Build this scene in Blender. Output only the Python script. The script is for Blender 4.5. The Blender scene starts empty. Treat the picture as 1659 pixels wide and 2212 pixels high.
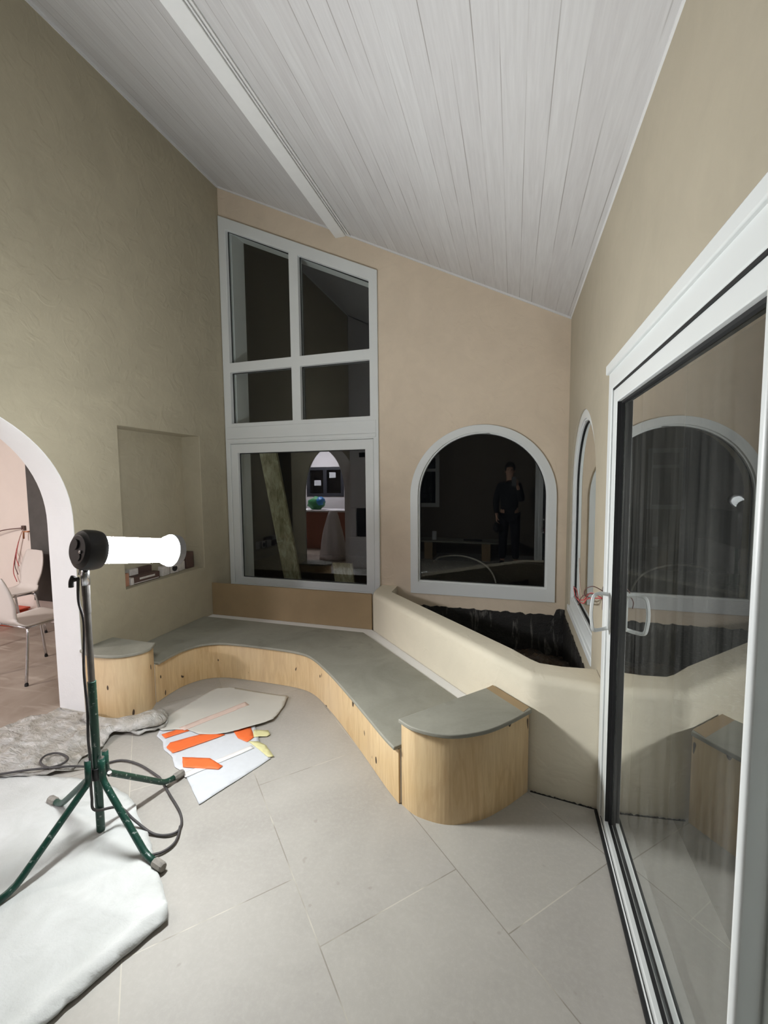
import bpy, bmesh, math, random
from mathutils import Vector, Matrix, noise
from mathutils.geometry import delaunay_2d_cdt
random.seed(7)
S = bpy.context.scene
COL = S.collection
PI = math.pi

# ------------------------------------------------------------------ camera
F_PX, YAW, PITCH, ROLL = 922.94, 0.29457, -0.07467, -0.00937
CAM = Vector((2.7642, -3.6840, 1.55))
WD, ZA, ZB = 3.1758, 4.3793, 2.7904           # room width, ceiling height at the left and at the right
def ceil_z(x): return ZA + (ZB - ZA) * x / WD
fwd = Vector((-math.sin(YAW)*math.cos(PITCH), math.cos(YAW)*math.cos(PITCH), math.sin(PITCH)))
rt = Vector((math.cos(YAW), math.sin(YAW), 0)); up = rt.cross(fwd)
r2 = math.cos(ROLL)*rt + math.sin(ROLL)*up; u2 = -math.sin(ROLL)*rt + math.cos(ROLL)*up
cd = bpy.data.cameras.new('camera'); cam = bpy.data.objects.new('camera', cd); COL.objects.link(cam)
M = Matrix((r2, u2, -fwd)).transposed().to_4x4(); M.translation = CAM; cam.matrix_world = M
cd.sensor_fit = 'HORIZONTAL'; cd.sensor_width = 36; cd.lens = F_PX / 1659 * 36
cd.clip_start = 0.02; cd.clip_end = 200
S.camera = cam

# ------------------------------------------------------------------ world and exposure
w = bpy.data.worlds.new('night'); S.world = w; w.use_nodes = True
w.node_tree.nodes['Background'].inputs[0].default_value = (0.05, 0.06, 0.09, 1)
w.node_tree.nodes['Background'].inputs[1].default_value = 0.012
S.view_settings.view_transform = 'Standard'; S.view_settings.look = 'None'
S.view_settings.exposure = 0.0; S.view_settings.gamma = 1.0; S.view_settings.use_curve_mapping = False
LAMP_STRENGTH = 430.0        # side of the tube that carries the diodes
LAMP_BACK = 62.0             # glow of the diffuser behind them
def area_light(name, loc, size, power, color, target):
    l = bpy.data.lights.new(name, 'AREA'); l.size = size; l.energy = power; l.color = color
    o = bpy.data.objects.new(name, l); COL.objects.link(o); o.location = loc
    o.rotation_euler = (Vector(target) - Vector(loc)).to_track_quat('-Z', 'Y').to_euler()
    return o
area_light('kitchen_ceiling_light', (-2.3, -3.1, 2.5), 0.5, 60.0, (1, .93, .88), (-2.3, -1.6, 0))
area_light('kitchen_counter_light', (-1.9, -5.4, 2.5), 0.5, 190.0, (.96, .93, 1), (-1.8, -5.6, 0))

# ------------------------------------------------------------------ materials
def nmat(name):
    m = bpy.data.materials.new(name); m.use_nodes = True
    nt = m.node_tree; b = nt.nodes['Principled BSDF']
    return m, nt, b
def N(nt, t, **kw):
    n = nt.nodes.new(t)
    for k, v in kw.items():
        if k in n.inputs: n.inputs[k].default_value = v
        else: setattr(n, k, v)
    return n
def L(nt, a, b): nt.links.new(a, b)
def math_n(nt, op, a, b=None, c=None):
    n = nt.nodes.new('ShaderNodeMath'); n.operation = op
    for i, v in enumerate((a, b, c)):
        if v is None: continue
        if isinstance(v, (int, float)): n.inputs[i].default_value = v
        else: L(nt, v, n.inputs[i])
    return n.outputs[0]
def mixc(nt, fac, a, b, mode='MIX'):
    n = nt.nodes.new('ShaderNodeMix'); n.data_type = 'RGBA'; n.blend_type = mode
    if isinstance(fac, (int, float)): n.inputs[0].default_value = fac
    else: L(nt, fac, n.inputs[0])
    for i, v in ((6, a), (7, b)):
        if isinstance(v, tuple): n.inputs[i].default_value = (*v[:3], 1)
        else: L(nt, v, n.inputs[i])
    return n.outputs[2]
def ramp(nt, f, a, b, ca=(0, 0, 0), cb=(1, 1, 1)):
    r = nt.nodes.new('ShaderNodeValToRGB'); L(nt, f, r.inputs[0])
    r.color_ramp.elements[0].position = a; r.color_ramp.elements[1].position = b
    r.color_ramp.elements[0].color = (*ca, 1); r.color_ramp.elements[1].color = (*cb, 1)
    return r.outputs[0]
def coords(nt, scale=(1, 1, 1), rot=(0, 0, 0)):
    tc = nt.nodes.new('ShaderNodeTexCoord'); mp = nt.nodes.new('ShaderNodeMapping')
    mp.inputs['Scale'].default_value = scale; mp.inputs['Rotation'].default_value = rot
    L(nt, tc.outputs['Object'], mp.inputs[0]); return mp.outputs[0]
def noise_n(nt, v, scale, detail=4, rough=.55, dist=0):
    n = nt.nodes.new('ShaderNodeTexNoise'); L(nt, v, n.inputs['Vector'])
    n.inputs['Scale'].default_value = scale; n.inputs['Detail'].default_value = detail
    n.inputs['Roughness'].default_value = rough; n.inputs['Distortion'].default_value = dist
    return n.outputs[0]
def bump(nt, b, h, strength, dist=0.01):
    n = nt.nodes.new('ShaderNodeBump'); L(nt, h, n.inputs['Height'])
    n.inputs['Strength'].default_value = strength; n.inputs['Distance'].default_value = dist
    L(nt, n.outputs[0], b.inputs['Normal'])
def simple(name, col, rough=.6, metal=0, var=.12, nscale=12, bmp=.05, spec=.4):
    m, nt, b = nmat(name)
    v = coords(nt); n = noise_n(nt, v, nscale)
    c2 = tuple(c * (1 - var) for c in col); c1 = tuple(min(1, c * (1 + var*.5)) for c in col)
    L(nt, mixc(nt, n, c2, c1), b.inputs['Base Color'])
    b.inputs['Roughness'].default_value = rough; b.inputs['Metallic'].default_value = metal
    b.inputs['Specular IOR Level'].default_value = spec
    if bmp: bump(nt, b, n, bmp, .005)
    return m
def plaster(name, col, lump=.5, dark=.10):
    m, nt, b = nmat(name); v = coords(nt)
    big = noise_n(nt, v, 1.6, 5, .6, .6); mid = noise_n(nt, v, 7, 5, .6, 1.2); fine = noise_n(nt, v, 90, 3)
    a = tuple(c*(1-dark) for c in col); c_ = tuple(min(1, c*(1+dark*.5)) for c in col)
    k = mixc(nt, ramp(nt, big, .3, .7), a, c_)
    k = mixc(nt, .25, k, mixc(nt, ramp(nt, mid, .35, .65), a, c_))
    L(nt, k, b.inputs['Base Color']); b.inputs['Roughness'].default_value = .75
    b.inputs['Specular IOR Level'].default_value = .2
    mus = noise_n(nt, v, 5.5, 2, .4, 2.2)
    h = math_n(nt, 'ADD', math_n(nt, 'MULTIPLY', ramp(nt, mus, .52, .66), .5*lump), math_n(nt, 'MULTIPLY', mid, .9*lump))
    h = math_n(nt, 'ADD', h, math_n(nt, 'MULTIPLY', fine, .06))
    bump(nt, b, h, .5, .012)
    return m
MP = {}
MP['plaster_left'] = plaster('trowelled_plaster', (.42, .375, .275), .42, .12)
MP['plaster'] = plaster('smooth_plaster', (.69, .58, .45), .3)  # lightened to make up for weak lamp light on the gable wall
MP['plaster_r'] = plaster('smooth_plaster_dimmed', (.43, .38, .29), .15)  # same plaster as the gable wall, darkened to offset strong lamp light
MP['planter'] = plaster('planter_plaster', (.70, .64, .51), .3, .06)
MP['reveal'] = plaster('white_reveal_plaster', (.78, .78, .77), .1, .04)
MP['pink'] = plaster('pale_room_plaster', (.74, .66, .60), .1, .04)
MP['kwhite'] = plaster('kitchen_plaster', (.72, .70, .71), .1, .04)
MP['pvc'] = simple('white_frame', (.70, .72, .71), .38, 0, .04, 5, .0)
MP['gasket'] = simple('black_gasket', (.012, .012, .013), .6)
MP['grey_alu'] = simple('dark_grey_frame', (.035, .037, .045), .45)
MP['mdf'] = simple('brown_fibreboard', (.33, .235, .13), .7, 0, .18, 6)
MP['whiteboard'] = simple('white_base_board', (.80, .79, .77), .6, 0, .05)
MP['paper'] = simple('white_masking_paper', (.60, .62, .645), .8, 0, .07, 30, .3)
MP['paper2'] = simple('cream_masking_paper', (.54, .525, .47), .8, 0, .08, 9, .2)
MP['ptape'] = simple('tape_under_paper', (.64, .50, .43), .8, 0, .1, 30, .2)
MP['tape'] = simple('orange_tape', (.85, .17, .045), .55, 0, .1, 40, .2)
MP['ytape'] = simple('yellow_tape', (.68, .64, .34), .6, 0, .12, 40, .2)
MP['chrome'] = simple('chrome', (.62, .62, .64), .22, 1, .05, 5, 0)
MP['steel'] = simple('dull_steel_tube', (.20, .19, .18), .35, .8, .4, 30, .1)
MP['black'] = simple('black_plastic', (.022, .021, .022), .45, 0, .3, 20, .1)
MP['cable'] = simple('grey_rubber_cable', (.07, .065, .065), .6, 0, .5, 40, .1)
MP['rubber'] = simple('dusty_rubber_foot', (.28, .26, .23), .85, 0, .5, 40, .5)
MP['seat'] = simple('white_chair_shell', (.62, .57, .53), .45, 0, .05, 5, 0)
MP['red'] = simple('red_plastic', (.62, .07, .03), .5, 0, .3, 20)
MP['wire_red'] = simple('red_wire', (.50, .09, .09), .5)
MP['wire_dark'] = simple('dark_wire', (.12, .055, .05), .5)
MP['wire_pale'] = simple('pale_wire', (.62, .45, .38), .5)
MP['copper'] = simple('copper_pipe', (.50, .24, .13), .4, .7)
MP['darkpanel'] = simple('dark_panel', (.085, .08, .075), .7, 0, .35, 8, .2)
MP['boxwhite'] = simple('pale_plastic_box', (.62, .58, .54), .5, 0, .3, 60, .1)
MP['brick'] = simple('terracotta', (.42, .21, .13), .8, 0, .3, 30, .3)
MP['brownbox'] = simple('dark_brown_box', (.10, .06, .05), .6, 0, .3, 30)
MP['skin'] = simple('skin', (.50, .30, .21), .5, 0, .08)
MP['hair'] = simple('dark_hair', (.02, .015, .012), .6)
MP['jacket'] = simple('dark_jacket', (.018, .019, .022), .85, 0, .3, 30, .4)
MP['trousers'] = simple('dark_trousers', (.012, .012, .016), .9, 0, .3, 30, .4)
MP['bagblue'] = simple('blue_bag', (.03, .20, .50), .4, 0, .3, 20, .4)
MP['baggreen'] = simple('green_bag', (.08, .32, .13), .4, 0, .5, 20, .4)
MP['sheetwhite'] = simple('white_cloth', (.66, .62, .62), .85, 0, .08, 20, .4)
MP['brickbrown'] = simple('brown_cupboard', (.30, .12, .07), .55, 0, .12, 6)
MP['plank_wood'] = None

def m_ceiling():
    m, nt, b = nmat('whitewashed_boards'); tc = nt.nodes.new('ShaderNodeTexCoord'); sp = nt.nodes.new('ShaderNodeSeparateXYZ')
    L(nt, tc.outputs['Object'], sp.inputs[0])
    u = math_n(nt, 'DIVIDE', sp.outputs[0], .090)
    fr = math_n(nt, 'FRACT', u); idx = math_n(nt, 'FLOOR', u)
    d = math_n(nt, 'ABSOLUTE', math_n(nt, 'SUBTRACT', fr, .5))
    wn = nt.nodes.new('ShaderNodeTexWhiteNoise'); wn.noise_dimensions = '1D'; L(nt, idx, wn.inputs['W'])
    wob = noise_n(nt, coords(nt, (9, 1.1, 1)), 1.5, 3)
    thr = math_n(nt, 'ADD', math_n(nt, 'MULTIPLY', wn.outputs[0], .012), .474)
    g = math_n(nt, 'GREATER_THAN', d, thr)
    gs = math_n(nt, 'MULTIPLY', g, ramp(nt, wob, .38, .58))
    grain = noise_n(nt, coords(nt, (26, 1.6, 26)), 2.2, 6, .65, .4)
    base = mixc(nt, ramp(nt, grain, .25, .8), (.50, .49, .487), (.61, .605, .60))
    tone = mixc(nt, wn.outputs[0], (.93, .92, .92), (1, 1, 1))
    c = mixc(nt, 1.0, base, tone, 'MULTIPLY')
    c = mixc(nt, math_n(nt, 'MULTIPLY', gs, .75), c, (.22, .20, .18))
    L(nt, c, b.inputs['Base Color']); b.inputs['Roughness'].default_value = .6
    h = math_n(nt, 'SUBTRACT', math_n(nt, 'MULTIPLY', grain, .2), g)
    bump(nt, b, h, .35, .004)
    return m
def m_floor():
    m, nt, b = nmat('limestone_tiles'); tc = nt.nodes.new('ShaderNodeTexCoord'); sp = nt.nodes.new('ShaderNodeSeparateXYZ')
    L(nt, tc.outputs['Object'], sp.inputs[0]); X, Y = sp.outputs[0], sp.outputs[1]
    u = math_n(nt, 'SUBTRACT', math_n(nt, 'MULTIPLY', X, .72), math_n(nt, 'MULTIPLY', Y, .694))
    v = math_n(nt, 'ADD', math_n(nt, 'MULTIPLY', X, .694), math_n(nt, 'MULTIPLY', Y, .72))
    vs = math_n(nt, 'DIVIDE', math_n(nt, 'ADD', v, .2935), .575)
    row = math_n(nt, 'FLOOR', vs); fv = math_n(nt, 'FRACT', vs)
    us = math_n(nt, 'DIVIDE', math_n(nt, 'SUBTRACT', math_n(nt, 'SUBTRACT', u, 3.29), math_n(nt, 'MULTIPLY', row, .282)), .872)
    fu = math_n(nt, 'FRACT', us); iu = math_n(nt, 'FLOOR', us)
    def edge(f, wd):
        return math_n(nt, 'GREATER_THAN', math_n(nt, 'ABSOLUTE', math_n(nt, 'SUBTRACT', f, .5)), .5 - wd)
    g = math_n(nt, 'MAXIMUM', edge(fv, .0035), edge(fu, .0023))
    cb = nt.nodes.new('ShaderNodeCombineXYZ'); L(nt, iu, cb.inputs[0]); L(nt, row, cb.inputs[1])
    wn = nt.nodes.new('ShaderNodeTexWhiteNoise'); L(nt, cb.outputs[0], wn.inputs[0])
    co = coords(nt); big = noise_n(nt, co, 2.2, 6, .6, .5); fine = noise_n(nt, co, 55, 4, .7)
    c = mixc(nt, ramp(nt, big, .3, .7), (.37, .35, .315), (.455, .432, .39))
    c = mixc(nt, math_n(nt, 'MULTIPLY', ramp(nt, fine, .45, .75), .28), c, (.55, .53, .49))
    c = mixc(nt, 1.0, c, mixc(nt, wn.outputs[0], (.92, .915, .92), (1, 1, .985)), 'MULTIPLY')
    sp2 = noise_n(nt, co, 17, 2, .4); c = mixc(nt, math_n(nt, 'MULTIPLY', ramp(nt, sp2, .72, .76), .35), c, (.25, .22, .18))
    gn = noise_n(nt, co, 3, 2)
    c = mixc(nt, math_n(nt, 'MULTIPLY', g, .75), c, mixc(nt, ramp(nt, gn, .45, .55), (.22, .20, .16), (.56, .53, .45)))
    L(nt, c, b.inputs['Base Color']); b.inputs['Roughness'].default_value = .55; b.inputs['Specular IOR Level'].default_value = .3
    h = math_n(nt, 'SUBTRACT', math_n(nt, 'MULTIPLY', fine, .25), g)
    bump(nt, b, h, .25, .003)
    return m
def m_kfloor():
    m, nt, b = nmat('dusty_brown_floor'); co = coords(nt, rot=(0, 0, .7)); big = noise_n(nt, co, 2.0, 6, .6, 1.0)
    st = noise_n(nt, coords(nt, (1, 9, 1), (0, 0, .45)), 1.2, 4, .6, .5)
    c = mixc(nt, ramp(nt, big, .35, .65), (.23, .18, .14), (.34, .285, .235))
    c = mixc(nt, ramp(nt, st, .55, .70), c, (.44, .38, .32))
    L(nt, c, b.inputs['Base Color']); b.inputs['Roughness'].default_value = .5; bump(nt, b, big, .1)
    return m
def m_ply():
    m, nt, b = nmat('birch_plywood')
    g = noise_n(nt, coords(nt, (14, 14, 1.3)), 2.0, 5, .6, 1.4); g2 = noise_n(nt, coords(nt, (60, 60, 2.5)), 2.0, 3)
    big = noise_n(nt, coords(nt), 1.7, 3)
    sw = noise_n(nt, coords(nt, (5, 5, 1.1)), 1.6, 3, .5, 2.5)
    c = mixc(nt, ramp(nt, g, .3, .7), (.58, .38, .175), (.76, .56, .30))
    c = mixc(nt, math_n(nt, 'MULTIPLY', ramp(nt, sw, .52, .62), .4), c, (.50, .30, .13))
    c = mixc(nt, math_n(nt, 'MULTIPLY', g2, .25), c, (.70, .56, .36))
    c = mixc(nt, math_n(nt, 'MULTIPLY', ramp(nt, big, .4, .65), .45), c, (.75, .60, .40))
    kn = noise_n(nt, coords(nt, (9, 9, 4.0)), 2.1, 1, .3); c = mixc(nt, ramp(nt, kn, .727, .738), c, (.06, .035, .02))
    L(nt, c, b.inputs['Base Color']); b.inputs['Roughness'].default_value = .55; bump(nt, b, g, .08)
    return m
def m_grey():
    m, nt, b = nmat('grey_cement_board'); co = coords(nt)
    big = noise_n(nt, co, 3, 5, .6, .8); st = noise_n(nt, co, 5.5, 3, .5, .3); fine = noise_n(nt, co, 70, 2)
    c = mixc(nt, ramp(nt, big, .3, .7), (.215, .21, .17), (.30, .29, .24))
    c = mixc(nt, math_n(nt, 'MULTIPLY', ramp(nt, st, .66, .74), .4), c, (.14, .135, .11))
    c = mixc(nt, math_n(nt, 'MULTIPLY', fine, .12), c, (.5, .5, .42))
    L(nt, c, b.inputs['Base Color']); b.inputs['Roughness'].default_value = .65; bump(nt, b, fine, .05)
    return m
def m_glass(name, dirt=.03, refl=1.7, streak=(30, 30, 2)):
    """double glazing: reflecting front faces over a clear pane, with a thin film of dust"""
    m = bpy.data.materials.new(name); m.use_nodes = True; nt = m.node_tree; nt.nodes.clear()
    out = nt.nodes.new('ShaderNodeOutputMaterial'); tr = nt.nodes.new('ShaderNodeBsdfTransparent'); tr.inputs[0].default_value = (.93, .95, .94, 1)
    gl = nt.nodes.new('ShaderNodeBsdfGlossy'); gl.inputs['Roughness'].default_value = 0.004
    gl.inputs['Color'].default_value = (.95, .97, .96, 1)
    fr = nt.nodes.new('ShaderNodeFresnel'); fr.inputs[0].default_value = 1.5
    ge = nt.nodes.new('ShaderNodeNewGeometry')
    fac = math_n(nt, 'MINIMUM', math_n(nt, 'MULTIPLY', fr.outputs[0], refl), 1.0)
    fac = math_n(nt, 'MULTIPLY', fac, math_n(nt, 'SUBTRACT', 1.0, ge.outputs['Backfacing']))
    mx = nt.nodes.new('ShaderNodeMixShader'); L(nt, fac, mx.inputs[0]); L(nt, tr.outputs[0], mx.inputs[1]); L(nt, gl.outputs[0], mx.inputs[2])
    df = nt.nodes.new('ShaderNodeBsdfDiffuse'); df.inputs[0].default_value = (.6, .6, .56, 1)
    n = noise_n(nt, coords(nt, streak), 1.0, 4, .6); n2 = noise_n(nt, coords(nt, (1, 1, .6)), 2.0, 3)
    dfac = math_n(nt, 'MULTIPLY', math_n(nt, 'MULTIPLY', ramp(nt, n, .3, .8), ramp(nt, n2, .2, .8)), dirt * 3)
    mx2 = nt.nodes.new('ShaderNodeMixShader'); L(nt, dfac, mx2.inputs[0]); L(nt, mx.outputs[0], mx2.inputs[1]); L(nt, df.outputs[0], mx2.inputs[2])
    L(nt, mx2.outputs[0], out.inputs[0])
    return m
def m_emit(name, col, s):
    m = bpy.data.materials.new(name); m.use_nodes = True; nt = m.node_tree; nt.nodes.clear()
    out = nt.nodes.new('ShaderNodeOutputMaterial'); e = nt.nodes.new('ShaderNodeEmission')
    e.inputs[0].default_value = (*col, 1); e.inputs[1].default_value = s; L(nt, e.outputs[0], out.inputs[0]); return m
def m_cloth():
    m, nt, b = nmat('white_drop_cloth'); co = coords(nt); n = noise_n(nt, co, 6, 5, .6, .5); f = noise_n(nt, co, 160, 2)
    c = mixc(nt, ramp(nt, n, .25, .7), (.50, .51, .49), (.61, .62, .605))
    L(nt, c, b.inputs['Base Color']); b.inputs['Roughness'].default_value = .9; b.inputs['Specular IOR Level'].default_value = .1
    cr = noise_n(nt, coords(nt, (3, 7, 1), (0, 0, .5)), 1.8, 5, .55, 1.5)
    h = math_n(nt, 'ADD', math_n(nt, 'MULTIPLY', n, 1.5), math_n(nt, 'MULTIPLY', f, .2)); h = math_n(nt, 'ADD', h, math_n(nt, 'MULTIPLY', cr, .6)); bump(nt, b, h, .45, .010)
    return m
def m_plastic_sheet():
    m, nt, b = nmat('dusty_plastic_film'); co = coords(nt); n = noise_n(nt, co, 7, 5, .6, 1.2)
    c = mixc(nt, ramp(nt, n, .35, .7), (.44, .41, .35), (.68, .675, .65))
    L(nt, c, b.inputs['Base Color']); b.inputs['Roughness'].default_value = .28
    b.inputs['Alpha'].default_value = .90; cr = noise_n(nt, coords(nt, (1.5, 5, 1), (0, 0, -.5)), 4, 6, .6, 2.0); bump(nt, b, math_n(nt, 'ADD', n, math_n(nt, 'MULTIPLY', cr, 1.5)), .8, .03)
    return m
def m_green():
    m, nt, b = nmat('dark_green_paint'); n = noise_n(nt, coords(nt), 60, 4, .7)
    c = mixc(nt, ramp(nt, n, .60, .70), (.008, .050, .034), (.36, .40, .37))
    L(nt, c, b.inputs['Base Color']); b.inputs['Roughness'].default_value = .35; return m
def m_tar():
    m, nt, b = nmat('bitumen_coating'); co = coords(nt); n = noise_n(nt, coords(nt, (8, 8, 1.5)), 3, 5, .6, .5); f = noise_n(nt, co, 30, 5, .7)
    c = mixc(nt, ramp(nt, n, .56, .74), (.012, .011, .010), (.20, .19, .17))
    L(nt, c, b.inputs['Base Color']); b.inputs['Roughness'].default_value = .55; bump(nt, b, f, .9, .02); return m
def m_liner():
    m, nt, b = nmat('black_liner_and_soil'); co = coords(nt); n = noise_n(nt, co, 5, 5, .6, 1.0); f = noise_n(nt, co, 40, 5, .7)
    c = mixc(nt, ramp(nt, n, .42, .60), (.06, .032, .014), (.03, .03, .029))
    c = mixc(nt, ramp(nt, f, .55, .72), c, (.22, .21, .19))
    L(nt, c, b.inputs['Base Color']); b.inputs['Roughness'].default_value = .38; bump(nt, b, f, .8, .02); return m
def m_mottled():
    m, nt, b = nmat('weathered_plank'); n = noise_n(nt, coords(nt, (6, 6, 2)), 3, 5, .7, .8)
    c = mixc(nt, ramp(nt, n, .35, .65), (.17, .15, .07), (.50, .47, .32))
    L(nt, c, b.inputs['Base Color']); b.inputs['Roughness'].default_value = .85; bump(nt, b, n, .3); return m
MP['ceiling'] = m_ceiling(); MP['floor'] = m_floor(); MP['kfloor'] = m_kfloor(); MP['ply'] = m_ply(); MP['grey'] = m_grey()
MP['glass'] = m_glass('clear_glazing', .003, 2.4); MP['glass_door'] = m_glass('dusty_door_glazing', .055, 2.6, (.5, 26, .9))
MP['cloth'] = m_cloth(); MP['film'] = m_plastic_sheet(); MP['green'] = m_green(); MP['tar'] = m_tar(); MP['liner'] = m_liner()
MP['plank_wood'] = m_mottled()
MP['tube'] = m_emit('lamp_tube', (.95, .985, 1.0), LAMP_STRENGTH)
MP['tube_mid'] = m_emit('lamp_tube_edge', (.95, .985, 1.0), (LAMP_STRENGTH+LAMP_BACK)/2)
MP['tube_back'] = m_emit('lamp_tube_back', (.95, .985, 1.0), LAMP_BACK)
MP['bulb'] = m_emit('spot_bulb', (1, .97, .95), 60)
MP['trim_white'] = simple('white_painted_wood', (.70, .70, .69), .5, 0, .06, 20, .05)

# ------------------------------------------------------------------ mesh helpers
def link(name, me, mat, parent=None, smooth=False):
    o = bpy.data.objects.new(name, me); COL.objects.link(o)
    if mat is not None:
        me.materials.clear(); me.materials.append(mat if not isinstance(mat, str) else MP[mat])
    if smooth:
        for p in me.polygons: p.use_smooth = True
    if parent is not None: o.parent = parent
    return o
def obj(name, bm, mat, parent=None, smooth=False, bevel=0, seg=2):
    bmesh.ops.recalc_face_normals(bm, faces=bm.faces)
    if all(e.is_manifold for e in bm.edges) and bm.calc_volume(signed=True) < 0: bmesh.ops.reverse_faces(bm, faces=bm.faces)
    me = bpy.data.meshes.new(name); bm.to_mesh(me); bm.free()
    o = link(name, me, mat, parent, smooth)
    if bevel:
        md = o.modifiers.new('bevel', 'BEVEL'); md.width = bevel; md.segments = seg; md.limit_method = 'ANGLE'; md.angle_limit = math.radians(40)
        for p in me.polygons: p.use_smooth = True
        try:
            me.set_sharp_from_angle(angle=math.radians(35))
        except Exception: pass
    return o
def thing(name, label, cat, loc=(0, 0, 0), group=None, rz=0):
    o = bpy.data.objects.new(name, None); COL.objects.link(o); o.location = loc; o.rotation_euler = (0, 0, rz)
    o.empty_display_size = .1
    return tag(o, label, cat, group)
def tag(o, label, cat, group=None, kind=None):
    o['label'] = label; o['category'] = cat
    if group: o['group'] = group
    if kind: o['kind'] = kind
    return o
def struct(o, label=None, cat=None):
    o['kind'] = 'structure'
    if label: o['label'] = label
    if cat: o['category'] = cat
    return o
def box(bm, x0, x1, y0, y1, z0, z1):
    vs = [bm.verts.new(p) for p in ((x0,y0,z0),(x1,y0,z0),(x1,y1,z0),(x0,y1,z0),(x0,y0,z1),(x1,y0,z1),(x1,y1,z1),(x0,y1,z1))]
    for f in ((0,3,2,1),(4,5,6,7),(0,1,5,4),(1,2,6,5),(2,3,7,6),(3,0,4,7)): bm.faces.new([vs[i] for i in f])
    return vs
def bx(*a):
    bm = bmesh.new(); box(bm, *a); return bm
def prism(pts, z0, z1, bm=None):
    bm = bm or bmesh.new(); a = [bm.verts.new((p[0], p[1], z0)) for p in pts]; b = [bm.verts.new((p[0], p[1], z1)) for p in pts]
    n = len(pts); bm.faces.new(a[::-1]); bm.faces.new(b)
    for i in range(n): bm.faces.new((a[i], a[(i+1) % n], b[(i+1) % n], b[i]))
    return bm
def plate(loops, t, fn):
    """flat outline with holes, t thick, mapped into the room by fn(u, v, w)"""
    cu = bpy.data.curves.new('tmp', 'CURVE'); cu.dimensions = '2D'; cu.fill_mode = 'BOTH'; cu.extrude = t / 2
    for lp in loops:
        s = cu.splines.new('POLY'); s.points.add(len(lp) - 1); s.use_cyclic_u = True
        for i, p in enumerate(lp): s.points[i].co = (p[0], p[1], 0, 1)
    o = bpy.data.objects.new('tmp', cu); COL.objects.link(o)
    me = bpy.data.meshes.new_from_object(o.evaluated_get(bpy.context.evaluated_depsgraph_get()))
    bm = bmesh.new(); bm.from_mesh(me); bpy.data.objects.remove(o); bpy.data.curves.remove(cu); bpy.data.meshes.remove(me)
    bmesh.ops.remove_doubles(bm, verts=bm.verts, dist=1e-5)
    for v in bm.verts: v.co = Vector(fn(v.co.x, v.co.y, v.co.z + t / 2))
    for f in bm.faces: f.smooth = False
    return bm
def arch(c, half, z0, zs, n=40, h=None):
    h = h or half
    return [(c - half, z0), (c + half, z0)] + [(c + half*math.cos(a), zs + h*math.sin(a)) for a in [PI*i/n for i in range(n+1)]]
def tube(bm, pts, r, seg=12, cap=True):
    pts = [Vector(p) for p in pts]; rings = []
    rr = r if isinstance(r, (list, tuple)) else [r]*len(pts)
    prev = None
    for i, p in enumerate(pts):
        if i == 0: t = pts[1]-p
        elif i == len(pts)-1: t = p-pts[-2]
        else: t = (pts[i+1]-p).normalized() + (p-pts[i-1]).normalized()
        t.normalize()
        if prev is None:
            a = Vector((0, 0, 1)) if abs(t.z) < .9 else Vector((1, 0, 0)); nx = t.cross(a).normalized()
        else:
            nx = (prev - t*prev.dot(t)).normalized()
        prev = nx; ny = t.cross(nx)
        rings.append([bm.verts.new(p + rr[i]*(math.cos(2*PI*k/seg)*nx + math.sin(2*PI*k/seg)*ny)) for k in range(seg)])
    for a, b in zip(rings, rings[1:]):
        for k in range(seg): bm.faces.new((a[k], a[(k+1) % seg], b[(k+1) % seg], b[k]))
    if cap: bm.faces.new(rings[0][::-1]); bm.faces.new(rings[-1])
    return bm
def spline(pts, n=8, closed=False):
    pts = [Vector(p) for p in pts]; out = []; N_ = len(pts)
    for i in range(N_ - (0 if closed else 1)):
        p0 = pts[(i-1) % N_] if closed or i > 0 else pts[0]*2-pts[1]
        p1 = pts[i]; p2 = pts[(i+1) % N_]
        p3 = pts[(i+2) % N_] if closed or i < N_-2 else pts[-1]*2-pts[-2]
        for k in range(n):
            t = k/n
            out.append(.5*((2*p1)+(p2-p0)*t+(2*p0-5*p1+4*p2-p3)*t*t+(3*p1-p0-3*p2+p3)*t**3))
    if not closed: out.append(pts[-1])
    return out
def offset(path, d):
    out = []
    for i, p in enumerate(path):
        a = path[max(0, i-1)]; b = path[min(len(path)-1, i+1)]; t = (Vector(b)-Vector(a)).to_2d().normalized()
        out.append(Vector((p[0] + t.y*d, p[1] - t.x*d)))
    return out
def lathe(bm, prof, mat4, seg=32):
    """profile of (axial, radius) pairs turned about the local Z axis of mat4"""
    rings = []
    for z, r in prof:
        rings.append([bm.verts.new(mat4 @ Vector((r*math.cos(2*PI*k/seg), r*math.sin(2*PI*k/seg), z))) for k in range(seg)])
    for a, b in zip(rings, rings[1:]):
        for k in range(seg): bm.faces.new((a[k], a[(k+1) % seg], b[(k+1) % seg], b[k]))
    bm.faces.new(rings[0][::-1]); bm.faces.new(rings[-1]); return bm
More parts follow.
